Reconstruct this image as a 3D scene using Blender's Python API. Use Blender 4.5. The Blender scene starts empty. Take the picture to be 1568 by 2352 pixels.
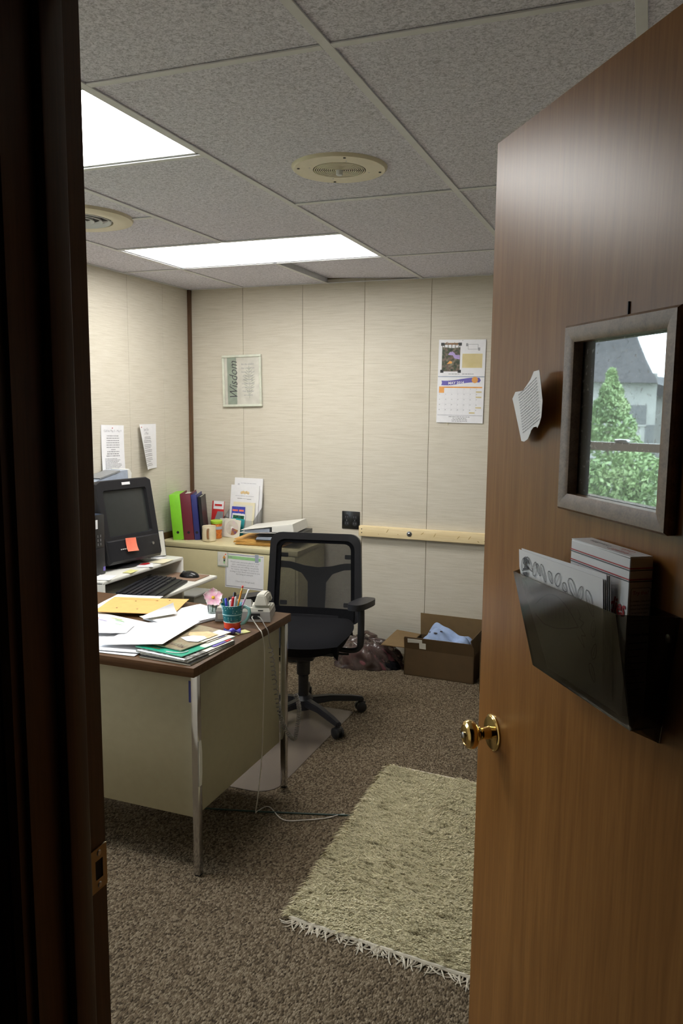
import bpy, bmesh, math, random
from mathutils import Matrix, Vector
random.seed(11)
PI = math.pi
C = bpy.context.scene.collection
SC = bpy.context.scene

# ------------------------------------------------------------------ camera
cam = bpy.data.objects.new('camera', bpy.data.cameras.new('camera'))
C.objects.link(cam)
cam.data.sensor_width = 36.0
cam.data.sensor_fit = 'AUTO'
cam.data.lens = 1823.6 / 2352 * 36.0
cam.data.clip_start = 0.02
R_ = ((0.9325189, -0.3567417, -0.0560697), (0.3610075, 0.9248149, 0.1199621), (0.0090586, -0.1321085, 0.9911939))
cam.matrix_world = Matrix((
    (R_[0][0], R_[0][2], -R_[0][1], 0.0),
    (R_[1][0], R_[1][2], -R_[1][1], 0.0),
    (R_[2][0], R_[2][2], -R_[2][1], 1.6),
    (0, 0, 0, 1)))
SC.camera = cam

# ------------------------------------------------------------------ light
PANEL = 16.5
world = bpy.data.worlds.new('World')
SC.world = world
world.use_nodes = True
bg = world.node_tree.nodes['Background']
bg.inputs[0].default_value = (0.76, 0.87, 1.0, 1)
bg.inputs[1].default_value = 13.0
pl = bpy.data.lights.new('window_portal', 'AREA')
pl.shape = 'RECTANGLE'
pl.size, pl.size_y = 1.2, 1.3
pl.cycles.is_portal = True
po = bpy.data.objects.new('window_portal', pl)
C.objects.link(po)
po.matrix_world = Matrix.Translation((-3.13, 2.10, 1.42)) @ Matrix.Rotation(-PI / 2, 4, 'Y')
SC.view_settings.view_transform = 'Standard'
SC.view_settings.look = 'None'
SC.view_settings.gamma = 1.0
SC.view_settings.use_curve_mapping = False
SC.view_settings.exposure = 0.0

# ------------------------------------------------------------------ materials
def newmat(name):
    m = bpy.data.materials.new(name)
    m.use_nodes = True
    nt = m.node_tree
    return m, nt, nt.nodes['Principled BSDF'], nt.nodes['Material Output']

def nd(nt, kind, **kw):
    n = nt.nodes.new(kind)
    for k, v in kw.items():
        if k in n.inputs:
            n.inputs[k].default_value = v
        else:
            setattr(n, k, v)
    return n

def coords(nt, scale=(1, 1, 1), rot=(0, 0, 0)):
    tc = nt.nodes.new('ShaderNodeTexCoord')
    mp = nt.nodes.new('ShaderNodeMapping')
    mp.inputs['Scale'].default_value = scale
    mp.inputs['Rotation'].default_value = rot
    nt.links.new(tc.outputs['Object'], mp.inputs['Vector'])
    return mp.outputs['Vector']

def ramp(nt, fac, stops):
    r = nt.nodes.new('ShaderNodeValToRGB')
    e = r.color_ramp.elements
    while len(e) < len(stops):
        e.new(0.5)
    for i, (p, c) in enumerate(stops):
        e[i].position = p
        e[i].color = (c[0], c[1], c[2], 1)
    nt.links.new(fac, r.inputs['Fac'])
    return r.outputs['Color']

def bump(nt, bs, fac, strength, dist):
    b = nd(nt, 'ShaderNodeBump', Strength=strength, Distance=dist)
    nt.links.new(fac, b.inputs['Height'])
    nt.links.new(b.outputs['Normal'], bs.inputs['Normal'])

def pm(name, col, rough=0.5, var=0.08, scale=30.0, metal=0.0, bmp=0.0, stretch=(1, 1, 1), coat=0.0, spec=0.5):
    """plain surface: base colour broken up by a little noise, optional fine relief"""
    m, nt, bs, out = newmat(name)
    v = coords(nt, stretch)
    n = nd(nt, 'ShaderNodeTexNoise', Scale=scale, Detail=4.0)
    nt.links.new(v, n.inputs['Vector'])
    lo = tuple(c * (1 - var) for c in col)
    hi = tuple(min(1, c * (1 + var)) for c in col)
    nt.links.new(ramp(nt, n.outputs['Fac'], [(0.3, lo), (0.7, hi)]), bs.inputs['Base Color'])
    bs.inputs['Roughness'].default_value = rough
    bs.inputs['Metallic'].default_value = metal
    bs.inputs['Specular IOR Level'].default_value = spec
    if coat:
        bs.inputs['Coat Weight'].default_value = coat
        bs.inputs['Coat Roughness'].default_value = 0.1
    if bmp:
        bump(nt, bs, n.outputs['Fac'], bmp, 0.002)
    return m

def wood(name, lo, hi, rough=0.4, scale=(40, 40, 2.0), coat=0.0, pore=None, coatr=0.15, dist=0.4, spec=0.5):
    m, nt, bs, out = newmat(name)
    v = coords(nt, scale)
    n1 = nd(nt, 'ShaderNodeTexNoise', Scale=1.0, Detail=6.0, Distortion=dist)
    nt.links.new(v, n1.inputs['Vector'])
    v2 = coords(nt, tuple(s * 6 for s in scale[:2]) + (scale[2] * 5,) if scale[2] < scale[0] else (scale[0] * 5, scale[1] * 6, scale[2] * 6))
    n2 = nd(nt, 'ShaderNodeTexNoise', Scale=1.0, Detail=3.0)
    nt.links.new(v2, n2.inputs['Vector'])
    mx = nd(nt, 'ShaderNodeMix', data_type='FLOAT')
    mx.inputs[0].default_value = 0.4
    nt.links.new(n1.outputs['Fac'], mx.inputs[2])
    nt.links.new(n2.outputs['Fac'], mx.inputs[3])
    mid = tuple((a + b) / 2 for a, b in zip(lo, hi))
    nt.links.new(ramp(nt, mx.outputs[0], [(0.34, lo), (0.5, mid), (0.64, hi)]), bs.inputs['Base Color'])
    bs.inputs['Roughness'].default_value = rough
    bs.inputs['Specular IOR Level'].default_value = spec
    if coat:
        bs.inputs['Coat Weight'].default_value = coat
        bs.inputs['Coat Roughness'].default_value = coatr
    bump(nt, bs, mx.outputs[0], 0.08, 0.001)
    return m

def m_wall():
    m, nt, bs, out = newmat('grasscloth_wallpaper')
    v = coords(nt, (7, 7, 190))
    n = nd(nt, 'ShaderNodeTexNoise', Scale=1.0, Detail=5.0, Roughness=0.65)
    nt.links.new(v, n.inputs['Vector'])
    v2 = coords(nt, (1.0, 1.0, 1.0))
    n2 = nd(nt, 'ShaderNodeTexNoise', Scale=260.0, Detail=2.0)
    nt.links.new(v2, n2.inputs['Vector'])
    mx = nd(nt, 'ShaderNodeMix', data_type='FLOAT')
    mx.inputs[0].default_value = 0.3
    nt.links.new(n.outputs['Fac'], mx.inputs[2])
    nt.links.new(n2.outputs['Fac'], mx.inputs[3])
    nt.links.new(ramp(nt, mx.outputs[0], [(0.32, (0.50, 0.46, 0.37)), (0.48, (0.59, 0.545, 0.45)), (0.62, (0.64, 0.60, 0.51))]), bs.inputs['Base Color'])
    bs.inputs['Roughness'].default_value = 0.55
    bs.inputs['Specular IOR Level'].default_value = 0.3
    bump(nt, bs, mx.outputs[0], 0.12, 0.001)
    return m

def m_tile():
    m, nt, bs, out = newmat('fissured_ceiling_tile')
    v = coords(nt, (1, 1, 1))
    n = nd(nt, 'ShaderNodeTexNoise', Scale=95.0, Detail=4.0, Roughness=0.6, Distortion=1.2)
    nt.links.new(v, n.inputs['Vector'])
    n2 = nd(nt, 'ShaderNodeTexNoise', Scale=260.0, Detail=2.0)
    nt.links.new(v, n2.inputs['Vector'])
    mx = nd(nt, 'ShaderNodeMix', data_type='FLOAT')
    mx.inputs[0].default_value = 0.35
    nt.links.new(n.outputs['Fac'], mx.inputs[2])
    nt.links.new(n2.outputs['Fac'], mx.inputs[3])
    nt.links.new(ramp(nt, mx.outputs[0], [(0.38, (0.45, 0.445, 0.51)), (0.50, (0.70, 0.69, 0.78)), (0.58, (0.84, 0.83, 0.92))]), bs.inputs['Base Color'])
    bs.inputs['Roughness'].default_value = 0.9
    bs.inputs['Specular IOR Level'].default_value = 0.1
    bump(nt, bs, mx.outputs[0], 0.5, 0.003)
    return m

def m_carpet():
    m, nt, bs, out = newmat('berber_carpet')
    v = coords(nt, (185, 110, 185))
    vo = nd(nt, 'ShaderNodeTexVoronoi', Scale=1.0, Randomness=0.9)
    nt.links.new(v, vo.inputs['Vector'])
    n = nd(nt, 'ShaderNodeTexNoise', Scale=1.0, Detail=3.0, Distortion=0.8)
    nt.links.new(v, n.inputs['Vector'])
    v3 = coords(nt, (1, 1, 1))
    n3 = nd(nt, 'ShaderNodeTexNoise', Scale=3.0, Detail=3.0)
    nt.links.new(v3, n3.inputs['Vector'])
    sep = nt.nodes.new('ShaderNodeSeparateColor')
    nt.links.new(vo.outputs['Color'], sep.inputs[0])
    mx = nd(nt, 'ShaderNodeMix', data_type='FLOAT')
    mx.inputs[0].default_value = 0.55
    nt.links.new(sep.outputs[0], mx.inputs[2])
    nt.links.new(n.outputs['Fac'], mx.inputs[3])
    col = ramp(nt, mx.outputs[0], [(0.22, (0.034, 0.025, 0.017)), (0.42, (0.105, 0.079, 0.050)), (0.58, (0.165, 0.128, 0.084)), (0.78, (0.25, 0.205, 0.145))])
    nt.links.new(col, bs.inputs['Base Color'])
    bs.inputs['Roughness'].default_value = 0.95
    bs.inputs['Specular IOR Level'].default_value = 0.1
    inv = nd(nt, 'ShaderNodeMath', operation='SUBTRACT')
    inv.inputs[0].default_value = 1.0
    nt.links.new(vo.outputs['Distance'], inv.inputs[1])
    bump(nt, bs, inv.outputs[0], 0.9, 0.005)
    return m

def m_emit(name, col, s):
    m, nt, bs, out = newmat(name)
    e = nd(nt, 'ShaderNodeEmission', Strength=s)
    n = nd(nt, 'ShaderNodeTexNoise', Scale=60.0)
    c = ramp(nt, n.outputs['Fac'], [(0.3, tuple(x * 0.98 for x in col)), (0.7, col)])
    nt.links.new(c, e.inputs['Color'])
    nt.links.new(e.outputs[0], out.inputs['Surface'])
    return m

def m_clear(name, tint, gloss=0.08, rough=0.02, diff=None, dfac=0.0):
    """thin clear or smoked sheet: transparent with a glossy film and an optional haze"""
    m, nt, bs, out = newmat(name)
    t = nd(nt, 'ShaderNodeBsdfTransparent')
    n = nd(nt, 'ShaderNodeTexNoise', Scale=14.0, Detail=3.0)
    v = coords(nt)
    nt.links.new(v, n.inputs['Vector'])
    c = ramp(nt, n.outputs['Fac'], [(0.3, tuple(x * 0.94 for x in tint)), (0.7, tint)])
    nt.links.new(c, t.inputs['Color'])
    g = nd(nt, 'ShaderNodeBsdfGlossy', Roughness=rough)
    g.inputs['Color'].default_value = (1, 1, 1, 1)
    fr = nd(nt, 'ShaderNodeFresnel', IOR=1.45)
    mu = nd(nt, 'ShaderNodeMath', operation='MULTIPLY')
    mu.inputs[1].default_value = gloss * 10
    nt.links.new(fr.outputs[0], mu.inputs[0])
    mx = nd(nt, 'ShaderNodeMixShader')
    nt.links.new(mu.outputs[0], mx.inputs[0])
    last = t
    if diff:
        d = nd(nt, 'ShaderNodeBsdfDiffuse')
        d.inputs['Color'].default_value = (*diff, 1)
        m2 = nd(nt, 'ShaderNodeMixShader')
        m2.inputs[0].default_value = dfac
        nt.links.new(t.outputs[0], m2.inputs[1])
        nt.links.new(d.outputs[0], m2.inputs[2])
        last = m2
    nt.links.new(last.outputs[0], mx.inputs[1])
    nt.links.new(g.outputs[0], mx.inputs[2])
    nt.links.new(mx.outputs[0], out.inputs['Surface'])
    return m

def m_mirrorpane():
    m, nt, bs, out = newmat('mirror_film_pane')
    v = coords(nt)
    vo = nd(nt, 'ShaderNodeTexNoise', Scale=150.0, Detail=3.0)
    nt.links.new(v, vo.inputs['Vector'])
    g = nd(nt, 'ShaderNodeBsdfGlossy', Roughness=0.015)
    g.inputs['Color'].default_value = (0.50, 0.54, 0.53, 1)
    d = nd(nt, 'ShaderNodeBsdfDiffuse')
    d.inputs['Color'].default_value = (0.75, 0.78, 0.80, 1)
    mx = nd(nt, 'ShaderNodeMixShader')
    f = nd(nt, 'ShaderNodeMapRange')
    f.inputs['From Min'].default_value = 0.60
    f.inputs['From Max'].default_value = 0.74
    f.inputs['To Min'].default_value = 0.26
    f.inputs['To Max'].default_value = 0.75
    nt.links.new(vo.outputs['Fac'], f.inputs['Value'])
    nt.links.new(f.outputs[0], mx.inputs[0])
    nt.links.new(g.outputs[0], mx.inputs[1])
    nt.links.new(d.outputs[0], mx.inputs[2])
    nt.links.new(mx.outputs[0], out.inputs['Surface'])
    return m

def m_mesh(name, col, period, fill):
    """woven mesh cloth: see-through holes between the threads"""
    m, nt, bs, out = newmat(name)
    v = coords(nt)
    ws = []
    for rx in (PI / 4, -PI / 4):
        vv = coords(nt, (1, 1, 1), (0, rx, 0))
        w = nd(nt, 'ShaderNodeTexWave', Scale=1.0 / period * 0.5, wave_type='BANDS', bands_direction='X', wave_profile='SIN')
        nt.links.new(vv, w.inputs['Vector'])
        ws.append(w)
    mxm = nd(nt, 'ShaderNodeMath', operation='MULTIPLY')
    nt.links.new(ws[0].outputs['Fac'], mxm.inputs[0])
    nt.links.new(ws[1].outputs['Fac'], mxm.inputs[1])
    gt = nd(nt, 'ShaderNodeMath', operation='GREATER_THAN')
    gt.inputs[1].default_value = fill
    nt.links.new(mxm.outputs[0], gt.inputs[0])
    t = nd(nt, 'ShaderNodeBsdfTransparent')
    mx = nd(nt, 'ShaderNodeMixShader')
    bs.inputs['Base Color'].default_value = (*col, 1)
    bs.inputs['Roughness'].default_value = 0.7
    nt.links.new(gt.outputs[0], mx.inputs[0])
    nt.links.new(bs.outputs[0], mx.inputs[1])
    nt.links.new(t.outputs[0], mx.inputs[2])
    nt.links.new(mx.outputs[0], out.inputs['Surface'])
    return m

def m_dots(name, base, dot, scale, thr):
    m, nt, bs, out = newmat(name)
    v = coords(nt)
    vo = nd(nt, 'ShaderNodeTexVoronoi', Scale=scale, Randomness=0.55)
    nt.links.new(v, vo.inputs['Vector'])
    nt.links.new(ramp(nt, vo.outputs['Distance'], [(thr, dot), (thr + 0.04, base)]), bs.inputs['Base Color'])
    bs.inputs['Roughness'].default_value = 0.2
    return m

def m_blotch(name, cols, scale, rough=0.4, detail=3.0):
    m, nt, bs, out = newmat(name)
    v = coords(nt)
    n = nd(nt, 'ShaderNodeTexNoise', Scale=scale, Detail=detail)
    nt.links.new(v, n.inputs['Vector'])
    k = len(cols)
    nt.links.new(ramp(nt, n.outputs['Fac'], [(0.32 + 0.36 * i / max(1, k - 1), c) for i, c in enumerate(cols)]), bs.inputs['Base Color'])
    bs.inputs['Roughness'].default_value = rough
    return m

M = {}
M['wall'] = m_wall()
M['seam'] = pm('wall_seam_tan', (0.34, 0.25, 0.12), 0.7)
M['tile'] = m_tile()
M['grid'] = pm('ceiling_grid_enamel', (0.70, 0.71, 0.73), 0.5, 0.03)
M['void'] = pm('plenum_black', (0.03, 0.03, 0.03), 0.9)
M['carpet'] = m_carpet()
M['door'] = wood('door_veneer', (0.185, 0.076, 0.018), (0.275, 0.122, 0.032), 0.30, (34, 34, 2.0), 0.0, spec=0.20, dist=1.6)
M['frame_wood'] = wood('worn_frame_wood', (0.15, 0.085, 0.045), (0.27, 0.17, 0.10), 0.45, (60, 60, 60))
M['dark_wood'] = wood('dark_jamb_wood', (0.045, 0.018, 0.008), (0.10, 0.042, 0.018), 0.45, (45, 45, 2.5))
M['trim_wood'] = wood('brown_trim', (0.07, 0.034, 0.014), (0.13, 0.065, 0.028), 0.5, (40, 40, 3))
M['hall'] = pm('hall_paneling', (0.06, 0.035, 0.02), 0.7)
M['desk_top'] = wood('walnut_laminate', (0.065, 0.030, 0.011), (0.125, 0.063, 0.026), 0.5, (3, 45, 45), spec=0.25)
M['cream'] = pm('cream_enamel', (0.36, 0.325, 0.22), 0.42, 0.03)
M['cream_cab'] = pm('putty_enamel', (0.56, 0.50, 0.30), 0.38, 0.03)
M['chrome'] = pm('chrome', (0.62, 0.62, 0.64), 0.12, 0.05, metal=1.0)
M['brass'] = pm('polished_brass', (0.72, 0.52, 0.20), 0.14, 0.06, metal=1.0)
M['steel'] = pm('zinc_steel', (0.5, 0.5, 0.5), 0.3, 0.1, metal=1.0)
M['black'] = pm('black_plastic', (0.013, 0.013, 0.015), 0.42, 0.15)
M['black_soft'] = pm('black_fabric', (0.0065, 0.0065, 0.008), 0.9, 0.3, 400, bmp=0.3, spec=0.12)
M['charcoal'] = pm('charcoal_plastic', (0.015, 0.0148, 0.018), 0.42, 0.1, spec=0.35)
M['chairmesh'] = m_mesh('chair_mesh', (0.010, 0.010, 0.012), 0.0042, 0.42)
M['screen'] = pm('crt_glass', (0.030, 0.033, 0.032), 0.25, 0.05)
M['daylit_plastic'] = pm('daylit_black_plastic', (0.035, 0.05, 0.085), 0.35, 0.1)  # black plastic with the window's blue daylight put into its colour
M['white'] = pm('white_paper', (0.80, 0.80, 0.82), 0.6, 0.02)
M['white_lam'] = pm('white_laminate', (0.74, 0.73, 0.68), 0.35, 0.02)
M['offwhite'] = pm('offwhite_paper', (0.72, 0.70, 0.62), 0.6, 0.03)
M['cream_paper'] = pm('cream_paper', (0.78, 0.72, 0.52), 0.6, 0.03)
M['yellow_paper'] = pm('pale_yellow_note', (0.72, 0.70, 0.30), 0.6, 0.04)
M['ink'] = pm('dark_ink', (0.05, 0.05, 0.06), 0.6)
M['grey_ink'] = pm('grey_ink', (0.33, 0.33, 0.35), 0.6)
M['pale_ink'] = pm('pale_print', (0.52, 0.52, 0.56), 0.6)
M['red_ink'] = pm('red_ink', (0.42, 0.015, 0.02), 0.5)
M['manila'] = pm('manila_envelope', (0.70, 0.40, 0.12), 0.6, 0.06)
M['kraft'] = pm('kraft_envelope', (0.66, 0.38, 0.10), 0.6, 0.08)
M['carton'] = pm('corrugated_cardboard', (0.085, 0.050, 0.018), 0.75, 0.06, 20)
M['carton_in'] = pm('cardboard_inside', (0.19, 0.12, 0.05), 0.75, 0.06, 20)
M['fern'] = pm('fern_print_grey', (0.52, 0.54, 0.45), 0.6)
M['title_brown'] = pm('dark_brown_print', (0.045, 0.02, 0.012), 0.5)
M['picture_glass'] = m_clear('picture_glass', (0.985, 0.985, 0.985), 0.04, 0.05)
M['smoke'] = m_clear('smoked_acrylic', (0.50, 0.48, 0.43), 0.045, 0.10, (0.04, 0.038, 0.032), 0.10)
M['acrylic'] = m_clear('clear_acrylic', (0.90, 0.91, 0.92), 0.08, 0.05)
M['pane'] = m_clear('window_glass', (0.94, 0.96, 0.95), 0.06, 0.01)
M['glasscup'] = m_clear('clear_cup', (0.74, 0.78, 0.76), 0.09, 0.04)
M['mat'] = m_clear('chair_mat_vinyl', (0.74, 0.70, 0.66), 0.05, 0.25, (0.26, 0.215, 0.18), 0.5)
M['mirrorpane'] = m_mirrorpane()
M['lamp'] = m_emit('lamp_diffuser', (1.0, 0.985, 0.95), PANEL)
M['pine'] = wood('bare_pine', (0.72, 0.56, 0.30), (0.84, 0.70, 0.43), 0.55, (2.5, 40, 40))
M['pine_dark'] = pm('pine_knot', (0.5, 0.34, 0.14), 0.6)
M['almond'] = pm('almond_plastic', (0.66, 0.60, 0.44), 0.4, 0.03)
M['beige_phone'] = pm('beige_phone_plastic', (0.55, 0.53, 0.46), 0.4, 0.03)
M['grey_phone'] = pm('grey_phone_plastic', (0.34, 0.33, 0.31), 0.45, 0.03)
M['cord'] = pm('grey_cord', (0.20, 0.185, 0.17), 0.5)
M['cord_white'] = pm('white_cord', (0.55, 0.52, 0.46), 0.5)
M['cord_green'] = pm('dark_green_cord', (0.02, 0.05, 0.04), 0.5)
def m_wool():
    m, nt, bs, out = newmat('cream_wool')
    v = coords(nt, (16, 52, 16))
    n = nd(nt, 'ShaderNodeTexNoise', Scale=1.0, Detail=5.0, Roughness=0.62, Distortion=0.5)
    nt.links.new(v, n.inputs['Vector'])
    nt.links.new(ramp(nt, n.outputs['Fac'], [(0.34, (0.22, 0.19, 0.11)), (0.44, (0.53, 0.48, 0.31)), (0.66, (0.68, 0.62, 0.43))]), bs.inputs['Base Color'])
    bs.inputs['Roughness'].default_value = 0.95
    bs.inputs['Specular IOR Level'].default_value = 0.1
    return m
M['wool'] = m_wool()
M['wool_lo'] = pm('cream_wool_base', (0.46, 0.42, 0.26), 0.95, 0.2, 40, bmp=0.4, stretch=(1, 4, 1))
M['fringe'] = pm('cotton_fringe', (0.62, 0.57, 0.47), 0.9)
M['lime'] = pm('lime_vinyl', (0.22, 0.60, 0.03), 0.4, 0.04)
M['maroon'] = pm('maroon_vinyl', (0.14, 0.016, 0.03), 0.45, 0.06)
M['navy'] = pm('navy_vinyl', (0.025, 0.03, 0.16), 0.45, 0.06)
M['teal'] = pm('teal_card', (0.03, 0.42, 0.45), 0.5)
M['green_gloss'] = pm('green_folder', (0.02, 0.36, 0.22), 0.3)
M['coral'] = pm('coral_note', (0.95, 0.22, 0.13), 0.6)
M['coral_red'] = pm('orange_red_glaze', (0.72, 0.07, 0.03), 0.25)
M['mug'] = m_dots('teal_glaze_with_dots', (0.02, 0.17, 0.20), (0.35, 0.62, 0.62), 110.0, 0.20)
M['aqua'] = pm('aqua_glaze', (0.22, 0.45, 0.46), 0.2)
M['stone_mug'] = pm('stoneware', (0.70, 0.62, 0.44), 0.4, 0.06)
M['brown_glaze'] = pm('brown_glaze', (0.28, 0.13, 0.05), 0.3, 0.3)
M['pink'] = m_blotch('pink_petal', [(0.85, 0.30, 0.52), (0.90, 0.50, 0.66), (0.92, 0.80, 0.78)], 40.0, 0.6)
M['yellow'] = pm('yellow_stamen', (0.8, 0.55, 0.03), 0.6)
M['green'] = pm('leaf_green', (0.04, 0.16, 0.05), 0.5)
M['pen_blue'] = pm('blue_pen', (0.04, 0.05, 0.42), 0.3)
M['pen_red'] = pm('red_pen', (0.50, 0.015, 0.02), 0.3)
M['pen_grey'] = pm('silver_pen', (0.42, 0.42, 0.43), 0.3)
M['pencil'] = pm('orange_pencil', (0.72, 0.30, 0.02), 0.4)
M['lilac'] = pm('lilac_pen', (0.60, 0.36, 0.62), 0.35)
M['pen_green'] = pm('dark_green_pen', (0.01, 0.10, 0.08), 0.35)
M['foil_blue'] = m_blotch('blue_foil', [(0.04, 0.03, 0.25), (0.08, 0.06, 0.45), (0.5, 0.5, 0.8)], 90.0, 0.25)
M['cloth_blue'] = pm('pale_blue_cotton', (0.30, 0.40, 0.62), 0.9, 0.1, 40)
M['bag_brown'] = m_clear('thin_plastic_bag', (0.66, 0.58, 0.55), 0.09, 0.18, (0.22, 0.17, 0.15), 0.30)
M['bag_maroon'] = pm('maroon_cloth', (0.12, 0.035, 0.04), 0.8, 0.3, 20)
M['black_gloss'] = pm('black_cover', (0.012, 0.012, 0.012), 0.25)
M['mag_brown'] = m_blotch('magazine_cover', [(0.20, 0.15, 0.09), (0.34, 0.27, 0.17), (0.28, 0.28, 0.18)], 30.0, 0.3)
M['mag_tan'] = m_blotch('tan_print', [(0.66, 0.46, 0.22), (0.78, 0.62, 0.36)], 40.0, 0.3)
M['mag_grey'] = m_blotch('grey_print', [(0.06, 0.06, 0.055), (0.2, 0.2, 0.19), (0.55, 0.55, 0.55)], 60.0, 0.2)
M['purple'] = pm('violet_print', (0.16, 0.12, 0.45), 0.35)
M['red'] = pm('red_print', (0.55, 0.03, 0.03), 0.45)
M['blue_print'] = m_blotch('blue_booklet_print', [(0.05, 0.06, 0.38), (0.09, 0.11, 0.50)], 50.0, 0.35)
M['photo_green'] = m_blotch('dark_green_photo', [(0.01, 0.05, 0.02), (0.03, 0.16, 0.06), (0.06, 0.10, 0.22)], 60.0, 0.3)
M['disc'] = m_blotch('disc_silver', [(0.45, 0.42, 0.35), (0.66, 0.62, 0.55), (0.70, 0.55, 0.62)], 14.0, 0.15)
M['disc_dark'] = m_blotch('disc_art', [(0.08, 0.06, 0.30), (0.35, 0.14, 0.05), (0.45, 0.30, 0.15)], 40.0, 0.3)
M['orange'] = m_blotch('orange_contents', [(0.5, 0.09, 0.01), (0.75, 0.25, 0.04)], 60.0, 0.5)
M['lime_lid'] = pm('lime_lid', (0.38, 0.60, 0.05), 0.35)
M['pale_green'] = pm('pale_green_band', (0.34, 0.62, 0.28), 0.6)
M['sage'] = pm('sage_band', (0.36, 0.42, 0.34), 0.6)
M['picture_frame'] = pm('pale_sage_frame', (0.62, 0.64, 0.54), 0.45)
M['ribbon'] = pm('violet_ribbon_print', (0.13, 0.11, 0.42), 0.5)
M['orange_print'] = pm('orange_print', (0.78, 0.36, 0.09), 0.5)
M['gold_print'] = m_blotch('yellowed_block', [(0.60, 0.50, 0.24), (0.68, 0.58, 0.32)], 12.0, 0.6)
M['forest'] = m_blotch('camp_photo', [(0.02, 0.025, 0.015), (0.06, 0.08, 0.04), (0.16, 0.10, 0.08), (0.20, 0.22, 0.14)], 55.0, 0.5)
M['lav'] = pm('lavender_print', (0.42, 0.32, 0.62), 0.5)
M['tan_board'] = pm('brown_mouse_mat', (0.24, 0.15, 0.10), 0.7)
M['key'] = pm('key_black', (0.022, 0.022, 0.028), 0.4)
M['led_blue'] = m_emit('blue_led', (0.05, 0.12, 1.0), 3.0)
M['grey_plastic'] = pm('blue_grey_plastic', (0.36, 0.41, 0.50), 0.4)
M['grey_mid'] = pm('grey_plastic', (0.24, 0.25, 0.26), 0.4)
M['bin'] = m_clear('frosted_bin', (0.62, 0.62, 0.60), 0.06, 0.2, (0.5, 0.5, 0.48), 0.6)
M['vent_dark'] = pm('vent_dark', (0.015, 0.015, 0.015), 0.8)
M['leaf'] = m_blotch('spring_leaf', [(0.10, 0.15, 0.06), (0.18, 0.25, 0.10), (0.28, 0.34, 0.16)], 0.9, 0.6)
M['bark'] = pm('bark', (0.09, 0.07, 0.05), 0.9, 0.3)
M['lawn'] = pm('lawn', (0.09, 0.13, 0.06), 0.9, 0.3, 1.0)
M['stucco'] = pm('pale_stucco', (0.27, 0.255, 0.24), 0.8, 0.05, 2.0)
M['shingle'] = pm('grey_brown_shingle', (0.045, 0.039, 0.040), 0.85, 0.25, 4.0)
M['dark_window'] = pm('dark_house_glass', (0.09, 0.085, 0.085), 0.4)

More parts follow.
